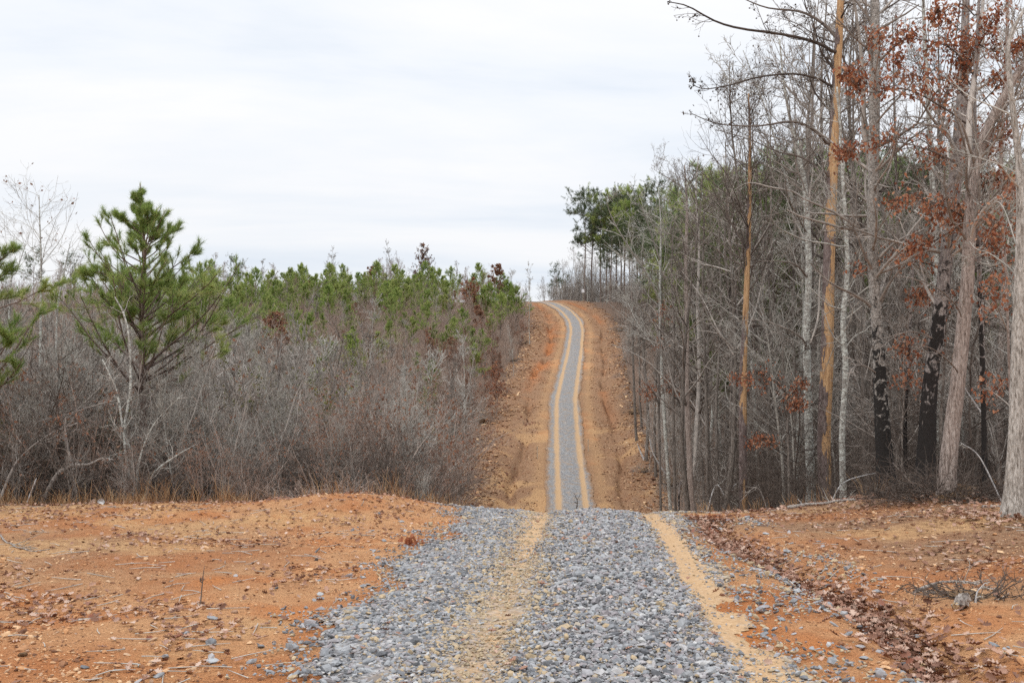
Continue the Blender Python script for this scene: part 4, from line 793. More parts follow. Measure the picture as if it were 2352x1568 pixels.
for i, (a_, t_, Z_, w_, nb_) in enumerate([(1462, 700, -1012, 5, 'first slim dark trunk at the right verge edge'), (1484, 640, -1058, 6, 'slim dark trunk right behind the bleached leaning trunk'), (1506, 600, -1095, 5, 'thin dark trunk left of the white limbed tree'), (1550, 520, 44, 6, 'straight dark trunk right of the white limbed tree'), (1626, 470, 40, 7, 'dark straight trunk right of the double trunk tree'), (1650, 430, 36, 6, 'second dark trunk right of the double trunk tree'), (1676, 380, 34, 7, 'dark trunk just left of the slender dead pine'), (1742, 330, 34, 8, 'dark trunk just right of the slender dead pine'), (1766, 300, 31, 6, 'slim dark trunk midway between the two dead pines'), (1826, 200, 30, 8, 'dark straight trunk left of the pale forked tree'), (1972, 60, 29, 9, 'dark straight trunk between the blotched and the mottled trees'), (2062, 40, 27, 9, 'dark upright trunk right of the mottled tree')]):
    r_ = pg(600+i); b0_ = 1125
    if Z_ < 0: b0_ = -Z_; Z_ = hit(a_, b0_, z0=20)[1]
    hero('hardwood_tree', [(a_, b0_), (a_+r_.uniform(-6, 6), 950), (a_+r_.uniform(-9, 9), 750), (a_+r_.uniform(-12, 12), (t_+750)/2), (a_+r_.uniform(-14, 14), t_)], Z_, [w_*1.3, w_*1.1, w_, w_*.7, w_*.3], 'bark_far', 'twig_dark', nb_, seed=620+i*7, k=22, first=.35, lr=.16, up=.07, rm=.005, depth=3, sides=10, flare=1.2)
# ---- oaks that keep their russet leaves
LF = ('russet', .42, .066, False)
hero('russet_oak', [(2262, 1118), (2258, 900), (2250, 650), (2240, 400), (2238, 200), (2246, 60), (2250, -60)], 15.8, [12, 11, 10, 10, 9, 7, 5], 'bark_black', 'twig_dark', 'oak hung with clusters of russet leaves high at the upper right', seed=420, k=0, leaf=LF, rm=.003, wander=.2, d2=6, d3=2.2,
     limbs=[([(2240, 300), (2170, 250), (2080, 205), (1995, 212), (1950, 170)], 5, -.6, 30, .19), ([(2240, 250), (2180, 190), (2100, 172), (2050, 130)], 4, 1, 24, .20), ([(2240, 170), (2180, 110), (2100, 90), (1990, 88)], 4, 0, 26, .18),
            ([(2238, 420), (2180, 365), (2080, 330), (1990, 325), (1920, 362)], 5, .4, 30, .17), ([(2242, 520), (2180, 480), (2100, 455), (2035, 468)], 4, -.5, 26, .22), ([(2244, 110), (2275, 60), (2310, 10)], 4, -.6, 12, .3), ([(2244, 140), (2205, 70), (2150, 30)], 4, .4, 14, .3), ([(2240, 250), (2290, 200), (2340, 140)], 4, .5, 12, .25), ([(2240, 430), (2290, 415), (2345, 420)], 4, -.5, 13, .25), ([(2240, 210), (2210, 160), (2215, 90)], 4, .3, 14, .35), ([(2240, 350), (2275, 320), (2320, 300)], 4, .5, 16, .3), ([(2240, 480), (2200, 520), (2130, 560), (2080, 560)], 4, .3, 20, .22), ([(2242, 560), (2280, 560), (2330, 520)], 4, .6, 16, .28), ([(2242, 40), (2200, 10), (2130, 60)], 4, .5, 18, .25), ([(2243, 100), (2290, 120), (2345, 100)], 4, -.5, 14, .28)])
hero('russet_oak', [(2165, 1115), (2160, 980), (2168, 850), (2172, 720), (2178, 600), (2182, 480)], 19, [8, 7, 6, 5, 4, 2], 'bark_far', 'twig_dark', 'young oak with russet leaves before the black leaning tree', seed=440, k=0, leaf=('russet', .32, .064, False), rm=.003, wander=.2, d2=5, d3=2,
     limbs=[([(2168, 840), (2130, 800), (2080, 800), (2060, 790)], 3, -.6, 18, .25), ([(2165, 900), (2110, 880), (2045, 880)], 3, -1, 12, .2), ([(2172, 720), (2140, 690), (2095, 680)], 3, -1, 14, .25), ([(2176, 620), (2100, 600), (2010, 605), (1966, 615)], 3.5, -1, 18, .16), ([(2172, 740), (2190, 700), (2240, 650)], 3, -.6, 10, .25), ([(2178, 560), (2200, 500), (2150, 460)], 3, -1.2, 12, .3)])
hero('russet_oak', [(1812, 1100), (1808, 960), (1800, 860), (1795, 760)], 24, [7, 6, 4, 2], 'bark_far', 'twig_dark', 'small russet leaved oak between the two stripped dead pines', seed=450, k=0, leaf=('russet', .34, .066, False), rm=.003, wander=.2, d2=5, d3=2,
     limbs=[([(1805, 920), (1830, 890), (1850, 870)], 3, -.6, 12, .4), ([(1803, 900), (1770, 870), (1730, 870), (1690, 865)], 3, -1, 16, .25), ([(1806, 960), (1800, 920), (1820, 935), (1835, 930)], 2.5, -.6, 12, .4), ([(1808, 1030), (1770, 1010), (1720, 1010)], 2.5, -.5, 12, .25)])
hero('russet_oak', [(2318, 1150), (2322, 980), (2316, 800), (2310, 620), (2300, 460)], 14, [8, 7, 6, 5, 3], 'bark_tan', 'twig', 'thin oak with sparse russet leaves left of the shaggy tree', seed=460, k=0, leaf=('russet', .3, .062, False), rm=.003, wander=.2, d2=5, d3=2,
     limbs=[([(2314, 760), (2290, 700), (2280, 640)], 3, -.6, 12, .4), ([(2312, 680), (2335, 640), (2350, 600)], 3, .4, 12, .4), ([(2318, 930), (2280, 900), (2260, 890)], 3, .8, 10, .35), ([(2305, 540), (2280, 520), (2262, 560)], 3, -.4, 12, .4), ([(2302, 480), (2330, 440), (2350, 480)], 3, -.4, 12, .4)])
hero('russet_oak', [(1515, 1010), (1513, 900), (1516, 800), (1520, 700)], 46, [6, 5, 4, 2], 'bark_far', 'twig_dark', 'slim oak with dark russet leaves beside the white limbed tree', seed=470, k=0, leaf=('russet', .34, .09, False), rm=.005, wander=.2, limbs=[([(1514, 930), (1500, 900), (1490, 905)], 3, -.5, 12, .6), ([(1514, 910), (1535, 890), (1545, 900)], 3, .5, 12, .6), ([(1517, 780), (1525, 740), (1520, 710)], 2, .3, 8, .6), ([(1516, 830), (1500, 810), (1512, 780)], 2, .3, 6, .6)])

# ---- the young pine standing over the left thicket, and its neighbour at the left edge
def heropine(pts, Z, wpx, label, seed, k, lr, first, limbs=(), cnt=24, gz=None):
    r = pg(seed); K = [at(p[0], p[1], Z) for p in pts]; gz = Hs(K[0][0], Z); K[0][2] = gz-.1
    P = resample(K, 30); wv = np.interp(np.linspace(0, 1, 30), np.linspace(0, 1, len(wpx)), wpx)*PX*Z/2; base = P[0].copy(); base[2] = gz
    root = obj('young_pine', None, None, base, 0, 1, label, 'pine tree'); obj('trunk', rel(trunk_geo(P, wv, 10, r, .08, 1.2), base).mesh('trunk', [M['bark_pine']]), root)
    def shoots(par, kk, f, lrr, shape):
        b = kids(par, kk, f, .955, 56, 7, lrr, shape, 8, .06, .05, .42, .007, rg=r); mk = r.random(len(b['L'])) > .72*sstep(b['T'], .5, .95); b = {q: v[mk] for q, v in b.items()}; c = kids(b, 5.0, .35, .97, 38, 10, .28, lambda t: 1.1-.6*t, 5, .08, .10, .6, .005, rg=r); d = kids(c, 1.6, .3, .9, 35, 10, .5, None, 4, .08, .10, .7, .004, rg=r)
        return b, c, d
    def foliage(g, sets):
        for q in sets:
            P_, n_ = q['P'], q['P'].shape[1]
            for j, f in ((n_-1, 1), (n_-2, .85), (n_-3, .5), (max(n_-4, 1), .22)):
                m_ = r.random(len(P_)) < f; D = norm(P_[:, j]-P_[:, j-1]); needles(g, P_[m_, j], D[m_], cnt, .155, .0062, .5, 1, r, .10)
    b, c, d = shoots(par1(P, wv), k, first, lr, lambda t: np.clip(1.45*(1-t)**1.55+.015, .03, 1)); g = tubeset(G(), (b, c, d), 0, r); foliage(g, (b, c, d))
    tp = P[-1][None]; needles(g, np.concatenate([tp, tp-[0, 0, .12], tp-[0, 0, .22], tp-[0, 0, .32]]), np.tile([0, 0, 1.], (4, 1)), 40, .11, .006, .28, 1, r, .3)
    obj('crown', rel(g, base).mesh('crown', [M['bark_pine'], M['needle']]), root)
    for lp, w0, dz in limbs:
        Q = line3(lp, Z, dz, 14); rr = np.linspace(w0, 1.2, 14)*PX*Z/2; g = tubes(Q[None], rr[None], 7); c_ = kids(par1(Q, rr), 11, .3, 1, 42, 10, .28, lambda t: 1.2-.7*t, 5, .08, .08, .6, .005, rg=r); d_ = kids(c_, 2.5, .3, .95, 38, 10, .5, None, 4, .08, .1, .7, .004, rg=r)
        tubeset(g, (c_, d_), 0, r); foliage(g, (c_, d_, par1(Q, rr))); obj('branch', rel(g, base).mesh('branch', [M['bark_pine'], M['needle']]), root)
    return root
heropine([(331, 1120), (328, 915), (325, 750), (332, 600), (326, 500), (322, 424)], 21, [17, 15, 12, 9, 5, 2], 'large young pine with long green needles over the left thicket', 501, 92, .40, .20,
    limbs=[([(331, 945), (370, 885), (440, 858), (490, 820), (515, 808)], 6, -.6), ([(330, 860), (380, 800), (440, 770), (500, 742)], 5, .6), ([(329, 700), (280, 660), (230, 625), (200, 632)], 5, -.5), ([(330, 740), (400, 700), (460, 665), (480, 650)], 5, -.8), ([(328, 760), (270, 720), (225, 690), (205, 668)], 5, .8)])
heropine([(-75, 1130), (-72, 900), (-70, 700), (-66, 560), (-62, 430)], 18.5, [18, 16, 12, 7, 3], 'young pine cut by the left edge, only branch tips showing', 520, 56, .36, .2, limbs=[([(-70, 800), (-20, 720), (50, 690), (110, 655)], 5, -.5), ([(-68, 680), (-30, 620), (10, 590), (30, 570)], 5, .5), ([(-70, 900), (-20, 840), (10, 800), (20, 770)], 5, -.5), ([(-70, 760), (-30, 700), (40, 680)], 5, .9)])

# ---- single stems, limbs and sticks: (name, points, distance, width, bark, twigs, label, category)
def stick(name, pts, Z, w, bark, k, label, cat, dz=0, lr=.35, seed=1, twig=None, ground=True, rm=.004, leafp=0, depth=2):
    if Z is None: Z = hit(pts[0][0], pts[0][1], z0=20)[1]
    r = pg(seed+900); K = [at(p[0], p[1], Z+dz*i/max(1, len(pts)-1)) for i, p in enumerate(pts)]
    if ground: K[0][2] = Hs(K[0][0], K[0][1])-.03
    P = resample(K, 20); rr = np.linspace(w, max(w*.3, 1), 20)*PX*Z/2*(1+.08*r.normal(0, 1, 20)); base = P[0].copy()
    root = obj(name, None, None, base, 0, 1, label, cat); obj('stem', rel(tubes(P[None], rr[None], 8, cap=True), base).mesh('stem', [M[bark]]), root)
    if k:
        s_ = twigs(par1(P, rr), seed+901, k, .2, 1, 45, lr, .05, rm, depth, .15, 4, 2.5); g = tubeset(G(), s_, 0, r); mats = [M[twig or 'twig_pale']]
        if leafp:
            q = s_[-1]['P'][:, -1]; smallleaves(g, q[r.random(len(q)) < leafp], .1, 1, r); mats.append(M['russet_dull'])
        obj('crown', rel(g, base).mesh('crown', mats), root)
    return root
ST = [
 ('pale_sapling', [(318, 1118), (300, 1040), (286, 985), (300, 890), (297, 782), (285, 722), (264, 682)], 18.6, 9, 'bark_pale', 12, 'whitish stem rising before the large young pine', 'shrub', .3, .16),
 ('pale_sapling', [(312, 1122), (290, 1050), (284, 1000), (270, 905), (252, 860), (235, 825)], 18.3, 7, 'bark_pale', 12, 'whitish stem leaning left at the foot of the large young pine', 'shrub', .2, .22),
 ('pale_sapling', [(312, 1124), (320, 1060), (344, 992), (372, 952), (420, 905)], 18, 6, 'bark_pale', 12, 'white stem leaning right from the shrub below the large young pine', 'shrub', .2, .25),
 ('pale_sapling', [(330, 1126), (352, 1090), (400, 1050), (450, 1020)], 17.8, 7, 'bark_pale', 8, 'low white limb slanting right below the large young pine', 'fallen branch', .2, .3),
 ('arching_sapling', [(-10, 1060), (60, 990), (145, 955), (240, 925), (330, 905)], 18.2, 5, 'dead_wood', 14, 'long arching grey stem bent over the left edge thicket', 'shrub', .8, .25),
 ('arching_sapling', [(-10, 1110), (60, 1030), (150, 965), (230, 890), (300, 815)], 18.8, 6, 'dead_wood', 16, 'rising grey stem crossing the left edge thicket', 'shrub', .6, .25),
 ('arching_sapling', [(-8, 1135), (40, 1060), (110, 1000), (180, 970)], 17.6, 8, 'dead_wood', 10, 'thick leaning grey stem at the far left bottom of the thicket', 'shrub', .6, .35),
 ('dead_limb', [(90, 1128), (130, 1092), (165, 1070), (205, 1066), (235, 1052), (262, 1056)], 17.8, 12, 'dead_wood', 6, 'thick twisted dead limb low in the left thicket', 'fallen branch', 0, .3),
 ('dead_limb', [(168, 1078), (158, 1040), (150, 990), (152, 955)], 17.9, 9, 'dead_wood', 3, 'broken upright limb standing over the twisted dead limb', 'fallen branch', 0, .3),
 ('dead_limb', [(60, 1134), (80, 1108), (84, 1098)], 17.3, 5, 'white_wood', 0, 'short white broken stub at the left foot of the thicket', 'fallen branch', 0, .3),
 ('white_birch', [(872, 1132), (856, 1090), (830, 1045), (802, 1006)], 24, 5.5, 'white_wood', 3, 'white leaning birch stem left of the mound', 'sapling', -.5, .3),
 ('white_birch', [(862, 1134), (840, 1100), (815, 1072), (792, 1055)], 23, 4, 'white_wood', 3, 'thinner white stem beside the leaning birch stem', 'sapling', .5, .3),
 ('pale_sapling', [(945, 1140), (948, 1090), (958, 1060), (966, 1030)], 26, 5, 'white_wood', 4, 'short pale leaning stem behind the mound', 'sapling', .5, .4),
 ('pale_sapling', [(1010, 1150), (1005, 1080), (1002, 1000), (1000, 960)], 34, 4, 'bark_pale', 8, 'upright pale sapling left of the track foot', 'sapling', .5, .3),
 ('bare_sapling', [(96, 900), (94, 700), (95, 600), (92, 520), (90, 448)], 30, 6, 'bark_pale', 26, 'bare sapling with a few dead leaves against the sky at left', 'sapling', 0, .26),
 ('bare_sapling', [(30, 900), (22, 700), (40, 620), (60, 560)], 30, 5, 'bark_pale', 16, 'thin bare sapling beside the left edge against the sky', 'sapling', 0, .3),
 ('bare_sapling', [(135, 900), (130, 760), (145, 640), (162, 555)], 31, 5, 'bark_pale', 12, 'leaning bare sapling left of the large young pine', 'sapling', 0, .25),
 ('dark_sapling', [(628, 1120), (622, 980), (618, 880), (612, 800)], 27, 7, 'bark_black', 16, 'dark slim trunk with a few green leaves in the left thicket', 'sapling', 0, .2),
 ('dark_sapling', [(650, 1120), (645, 980), (640, 870), (648, 770)], 27.5, 6, 'bark_black', 16, 'second dark slim trunk right beside the first in the thicket', 'sapling', 0, .2),
 ('fallen_log', [(1808, 1182), (1850, 1172), (1900, 1156), (1970, 1141), (2022, 1126), (2060, 1115)], 16.6, 9, 'dead_wood', 4, 'long grey fallen branch along the top of the right bank', 'fallen branch', .8, .1),
 ('dead_twig', [(1842, 1170), (1840, 1155), (1832, 1145)], 16.8, 3, 'white_wood', 2, 'upright pale twig on the long grey fallen branch', 'twig', 0, .4),
 ('fallen_log', [(2255, 1142), (2290, 1140), (2330, 1134)], 13.6, 7, 'dead_wood', 2, 'short grey log lying left of the shaggy tree', 'fallen branch', .2, .1),
 ('broken_stump', [(1556, 1158), (1560, 1130), (1571, 1100), (1577, 1075)], 43, 6, 'bark_black', 0, 'black broken stem leaning by the double trunk tree', 'stump', 0, .1),
 ('leaning_log', [(1541, 1104), (1520, 1075), (1500, 1040), (1492, 1008)], None, 5, 'white_wood', 3, 'bleached dead trunk leaning at the right verge', 'dead tree', 0, .1),
 ('leaning_log', [(1480, 1056), (1472, 1040), (1464, 1018)], None, 6, 'white_wood', 0, 'second bleached broken trunk leaning at the right verge', 'dead tree', 0, .1),
 ('dead_limb', [(1905, 1140), (1935, 1110), (1990, 1090), (2035, 1085)], 20, 3.5, 'white_wood', 4, 'pale slanting limb left of the mottled tree foot', 'fallen branch', 0, .2),
 ('dead_limb', [(2125, 1140), (2085, 1100), (2050, 1062)], 16.6, 5, 'dead_wood', 2, 'pole leaning against the foot of the black tree', 'fallen branch', 0, .15),
 ('dead_limb', [(2300, 1095), (2250, 1050), (2205, 1015)], 15, 4, 'white_wood', 4, 'pale pole slanting behind the tan ridged trunk', 'fallen branch', 0, .2),
 ('dead_limb', [(2262, 960), (2225, 905), (2200, 860)], 16, 4, 'white_wood', 2, 'dead pale branch hung up right of the tan trunk', 'fallen branch', 0, .2),
 ('dead_limb', [(1770, 1140), (1740, 1120), (1700, 1150)], 22, 3, 'dead_wood', 4, 'grey fallen limb left of the dead pine foot', 'fallen branch', 0, .3),
 ('dead_limb', [(1600, 1160), (1640, 1120), (1668, 1140), (1690, 1110)], 30, 4, 'white_wood', 10, 'pale crooked branches right of the double trunk tree', 'fallen branch', 0, .4),
 ('fallen_branch', [(0, 1228), (30, 1252), (70, 1266), (115, 1262)], 9.6, 4.5, 'dead_wood', 2, 'curved grey branch on the clay at the left edge', 'fallen branch', 0, .2),
 ('fallen_branch', [(232, 1158), (262, 1142), (292, 1138)], 15.2, 5, 'white_wood', 1, 'pale curved stick at the front of the left thicket', 'fallen branch', 0, .2),
 ('fallen_branch', [(990, 1256), (1010, 1252), (1040, 1262)], 10.8, 5, 'cut_wood', 1, 'broken tan stick at the left rim of the gravel', 'stick', 0, .3),
 ('dead_twig', [(460, 1360), (466, 1328), (470, 1298)], 8.2, 3.5, 'twig_dark', 2, 'upright dry twig standing in the left clay clearing', 'twig', 0, .3),
 ('dead_twig', [(1322, 1166), (1326, 1152), (1322, 1140)], 17, 3, 'twig_dark', 4, 'small dark twig on the brow of the track', 'twig', 0, .5),
 ('dead_twig', [(2240, 1395), (2244, 1360), (2262, 1338)], 8.0, 5, 'white_wood', 2, 'pale forked stick standing by the wood chunk', 'stick', 0, .4),
 ('fallen_branch', [(2100, 1362), (2160, 1340), (2220, 1338), (2290, 1352)], 8.6, 9, 'dead_wood', 8, 'rough grey root lying in the debris at lower right', 'fallen branch', 0, .3),
 ('fallen_branch', [(1860, 1490), (1900, 1512), (1930, 1532)], 6.6, 5, 'cut_wood', 1, 'tan bark strip on the clay right of the wheel track', 'stick', 0, .2),
]
for i, q in enumerate(ST):
    nm, pts_, Z_, w_, bk_, k_, lb_, ct_, dz_, lr_ = q
    gr = ct_ not in ('x',)
    if nm in ('fallen_branch', 'fallen_log'):   # lies on the ground along its whole length
        r = pg(i+950); hp = [hit(p[0], p[1]) for p in pts_]; hp = np.array(hp); 
        if nm == 'fallen_log': hp[:, 1] = Z_; hp[:, 0] = [at(p[0], p[1], Z_)[0] for p in pts_]
        Pq = resample(hp, 20); rad = np.linspace(w_, w_*.4, 20)*PX*Pq[:, 1].mean()/2; Pq[:, 2] = H(Pq[:, 0], Pq[:, 1])+rad*.8; base = Pq[0].copy()
        root = obj(nm, None, None, base, 0, 1, lb_, ct_); obj('stem', rel(tubes(Pq[None], rad[None], 8, cap=True), base).mesh('stem', [M[bk_]]), root)
        s_ = twigs(par1(Pq, rad), i+960, k_+1, .2, .95, 50, .2, .02, .003, 2, .15, 3, 2); obj('crown', rel(tubeset(G(), s_, 0, r), base).mesh('crown', [M['twig_pale']]), root)
    else:
        stick(nm, pts_, Z_, w_, bk_, k_, lb_, ct_, dz_, lr_, i, leafp=.25 if 'few' in lb_ else 0, twig='twig_dark' if bk_ in ('bark_black', 'twig_dark') else ('twig' if bk_ == 'dead_wood' else 'twig_pale'), depth=3 if ct_ in ('sapling', 'shrub') else 2, ground=('hung' not in lb_ and 'upright limb' not in lb_ and 'on the long' not in lb_))

# ---- brush piles and root balls
def tangle(px, row, Z, wm, hm, n, mat, label, name='brush_pile', seed=1, cat='brush pile', dep=None):
    Z = hit(px, row, z0=20)[1] if Z is None else Z; r = pg(seed); c = at(px, row, Z); c[2] = Hs(c[0], c[1]); th = r.uniform(0, 6.28, n); rad = r.uniform(.1, 1, n)**.6
    p = np.stack([np.cos(th)*rad*wm/2, np.sin(th)*rad*(dep or wm)/2, r.uniform(0, 1, n)*hm*(1.05-rad*.8)], -1); d = norm(np.stack([np.cos(th)+r.normal(0, .6, n), np.sin(th)+r.normal(0, .6, n), r.normal(.15, .45, n)], -1))
    a_ = trunkline(r.uniform(.1, .42, n)*wm, .006*min(1, wm), 5, 0, .22, r, base=p, B=n, rtip=.3, dirs=d); b = kids(a_, 4, .1, 1, 45, 15, .4, None, 3, .2, -.02, .6, .004, rg=r)
    a_['P'][:, :, 2] = np.maximum(a_['P'][:, :, 2], .01); g = tubes(a_['P'], a_['R'], 4, tint=r.random(n)); tubes(b['P'], b['R'], 3, g, tint=r.random(len(b['L'])))
    root = obj(name, None, None, c, 0, 1, label, cat); core = stones(np.array([[0, 0, hm*.1]]), max(wm, hm)*.45, np.zeros(1), hm/wm*.9, .3, .2, r)
    obj('core', core.mesh('core', [M['root']], False), root); obj('twigs', g.mesh('twigs', [M[mat]]), root); return root
tangle(1545, 1118, None, 1.6, 1.5, 240, 'twig_dark', 'brown uprooted root ball left of the double trunk tree', 'root_ball', 1, 'root ball')
tangle(1664, 1150, 22, .7, .5, 220, 'twig_dark', 'brown grassy tuft on the brow of the right bank', 'root_ball', 2, 'root ball')
tangle(1040, 1138, None, 1.6, .8, 200, 'twig_dark', 'dark pile of broken branches at the foot of the left verge', 'brush_pile', 3)
tangle(2180, 1140, 15.4, 2.2, .3, 420, 'twig_dark', 'dark brush heaped at the feet of the leaning trees', 'brush_pile', 4, dep=.8)
tangle(2230, 1345, 8.4, .8, .05, 90, 'twig_dark', 'grey root and twig debris around the wood chunk', 'brush_pile', 5, dep=.6)
tangle(170, 1085, 18.2, 1.8, .7, 260, 'twig_dark', 'heap of dead twigs around the twisted dead limb', 'brush_pile', 6, dep=1)
tangle(750, 1120, 17.6, 1.6, .45, 300, 'twig_red', 'brown heap of dry brush left of the mound', 'brush_pile', 7, dep=.9)
tangle(1100, 972, None, 2.6, 1.4, 140, 'twig_dark', 'dark hollow brush heap halfway up the left verge', 'brush_pile', 8)
for i, (a_, b_, s_, lb_) in enumerate([(1140, 900, 2.2, 'dark brush pile at the left verge near the orange shrub'), (1180, 830, 2.0, 'grey brush pile on the upper left verge'), (1072, 1060, 1.6, 'heap of dead branches at the lower left verge'), (1205, 790, 1.8, 'small dark brush heap high on the left verge'), (1455, 950, 1.8, 'dark brush heap at the right verge by the white limbed tree'), (1480, 1085, 1.5, 'grey branch heap under the bleached leaning trunk'), (1425, 760, 2.0, 'brush pile on the upper right verge')]):
    tangle(a_, b_, None, s_, .8, 120, ('twig_dark', 'twig')[i % 2], lb_, 'brush_pile', 40+i)
p_ = hit(946, 1252); g = G(); K = 60; leaves(g, p_+pg(9).normal(0, 1, (K, 3))*[.06, .05, .04]+[0, 0, .06], .06, 0, True, pg(10), np.full(K, .98)); obj('leaf_clump', rel(g, p_).mesh('leaf_clump', [M['russet']]), None, p_, label='dark red clump of dead leaves left of the gravel rim', cat='leaf clump')
p_ = hit(1625, 1195); g = G(); K = 160; leaves(g, p_+pg(19).normal(0, 1, (K, 3))*[.22, .12, .03]+[0, 0, .04], .08, 0, True, pg(11), np.full(K, .98)); obj('leaf_clump', rel(g, p_).mesh('leaf_clump', [M['russet']]), None, p_, label='dark red leaf heap at the upper end of the ditch', cat='leaf clump')
# ---- rocks and wood chunk
def rock(px, row, size, mat, label, seed, flat=.6, cat='rock', name='rock'):
    p = hit(px, row); r = pg(seed); bm = stones(np.zeros((1, 3)), size, np.array([r.uniform(.2, .6)]), flat, .22, .3, r)
    me = bm.mesh(name, [M[mat]], False); o = obj(name, me, None, p, r.uniform(0, 6), 1, label, cat); md = o.modifiers.new('edges', 'BEVEL'); md.width = size*.06; md.segments = 2; return o
rock(2021, 1553, .10, 'stone', 'squarish pale stone on the clay at lower right', 31, .9)
rock(2114, 1543, .13, 'cut_wood', 'tan wedge shaped rock right of the squarish pale stone', 32)
rock(1936, 1331, .10, 'cut_wood', 'round tan rock in the leaves of the ditch', 33, .8)
rock(485, 1481, .085, 'stone', 'blue grey stone alone on the left clay', 34)
rock(365, 1556, .075, 'stone', 'grey angular stone near the bottom edge at left', 35)
rock(600, 1487, .075, 'stone', 'purple grey flat stone left of the gravel rim', 36, .4)
rock(52, 1506, .08, 'root', 'brown clod on the clay at far left', 37, .5)
rock(578, 1522, .07, 'stone', 'rounded pale stone near the gravel rim below', 38)
g = G(); p_ = hit(2213, 1398); q = np.array([[-.07, 0, .025], [-.03, .01, .04], [.03, .03, .06], [.08, .05, .085]]); q = resample(q, 8); tubes(q[None], np.array([[.032, .040, .046, .042, .05, .046, .05, .03]]), 9, g, cap=True)
g.V[0] = g.V[0]+pg(77).normal(0, .008, g.V[0].shape); wc = obj('wood_chunk', None, None, p_, .3, 1, 'short broken log end with pale cut face at lower right', 'log'); obj('bark', g.mesh('bark', [M['dead_wood']], False), wc)
g2 = tubes(np.array([[[-.080, -.003, .022], [-.066, .001, .027]]]), np.array([[.024, .034]]), 10, None, cap=True); obj('broken_end', g2.mesh('broken_end', [M['cut_wood']], False), wc)

# ---- pale trees picked out on the left hillside
PS = [mk_hard('pale_sapling', 81, 9, .055, .3, 'twig_pale', 22, .30, 40, .10, .7, .014, bmat='bark_pale'), mk_hard('pale_sapling', 82, 12, .06, .3, 'twig_pale', 30, .16, 34, .12, .8, .013, bmat='bark_pale'), mk_hard('leafy_sapling', 83, 7, .06, .35, 'twig_dark', 20, .34, 50, .08, .8, .014, leafmat='russet_dull', leaf=.35, lsize=.2)]
for k_, px_, top_, Z_, lb_ in [(0, 842, 684, 84, 'white forked tree among the young pines on the left hillside'), (0, 757, 728, 48, 'pale twiggy tree in the middle of the left thicket'), (1, 1216, 595, 136, 'tall thin white tree at the upper left verge of the track'), (2, 973, 562, 182, 'bare topped tree with few leaves above the left ridge'),
        (0, 1070, 760, 74, 'pale sapling low on the left verge'), (0, 960, 800, 64, 'pale bushy sapling right of the white forked tree'), (0, 420, 770, 62, 'pale sapling right of the large young pine'), (1, 1180, 740, 110, 'thin pale sapling beside the left verge'), (0, 700, 760, 70, 'pale sapling left of the white forked tree')]:
    v_ = ray(px_, top_); x_ = v_[0]*Z_; z_ = v_[2]*Z_+CAMZ; h_ = z_-Hs(x_, Z_); plant(PS[k_], x_, Z_, rp.uniform(0, 6), h_/(9, 12, 7)[k_], lb_, 'tree')
RT = [mk_hard('red_shrub', 91, 6, .05, .2, 'twig_red', 26, .36, 52, .05, .8, .014, leafmat='russet_dull', leaf=.8, lsize=.26), mk_hard('red_shrub', 92, 5, .05, .15, 'twig_red', 26, .40, 55, .04, .8, .014, leafmat='russet', leaf=.55, lsize=.22)]
for k_, px_, top_, Z_, lb_ in [(0, 842, 610, 185, 'round topped reddish tree on the left ridge'), (0, 1130, 605, 168, 'reddish brown tree at the right end of the left ridge'), (1, 1070, 640, 150, 'russet leaved tree below the ridge left of the track'), (1, 1060, 780, 108, 'orange leaved shrub halfway down the left hillside'), (1, 1125, 830, 96, 'rust coloured shrub beside the left verge'), (0, 1110, 700, 128, 'wide dull red shrub under the ridge'), (1, 1140, 870, 88, 'low rusty shrub at the left verge'), (0, 640, 710, 100, 'dull red shrub behind the dark slim trunks')]:
    v_ = ray(px_, top_); x_ = v_[0]*Z_; z_ = v_[2]*Z_+CAMZ; plant(RT[k_], x_, Z_, rp.uniform(0, 6), max(z_-Hs(x_, Z_), 1.5)/(6, 5)[k_], lb_, 'tree')
# olive evergreen bushes in the thicket
def evergreen(seed, h=2.6):
    r = pg(seed); a = trunkline(h*r.uniform(.6, 1, 5), .02, 6, .2, .06, r, B=5, dirs=np.stack([r.normal(0, .25, 5), r.normal(0, .25, 5), np.ones(5)], -1)); b = kids(a, 12, .1, 1, 50, 12, .35, None, 4, .12, .05, .6, .005, rg=r); c = kids(b, 5, .2, 1, 45, 12, .5, None, 3, .12, .05, .6, .004, rg=r)
    g = tubeset(G(), (b, c), 0, r); q = np.concatenate([b['P'][:, -1], c['P'][:, -1], c['P'][:, 1], c['P'][:, 2]]); smallleaves(g, np.repeat(q, 2, 0)+r.normal(0, .04, (2*len(q), 3)), .07, 1, r)
    p = Proto('evergreen_shrub'); p.part('stem', tubes(a['P'], a['R'], 4), [M['twig_dark']]); p.part('crown', g, [M['twig_dark'], M['evergreen']]); return p
EV = [evergreen(95), evergreen(96, 3.4)]
for k_, px_, row_, Z_, s_, lb_ in [(0, 215, 1000, 21, .9, 'olive evergreen bush left of the large pine foot'), (0, 470, 1020, 23, .9, 'olive evergreen bush right of the large pine foot'), (1, 640, 900, 27, 1.3, 'taller olive evergreen around the dark slim trunks'), (1, 590, 960, 28, .9, 'olive evergreen left of the dark slim trunks'), (0, 30, 1000, 20, .9, 'olive evergreen bush by the left edge'), (0, 900, 1000, 40, 1, 'olive green bush behind the mound'), (1, 130, 900, 30, 1.2, 'dark green bush deep in the left thicket')]:
    x_ = at(px_, row_, Z_)[0]; plant(EV[k_], x_, Z_, rp.uniform(0, 6), s_, lb_, 'shrub')

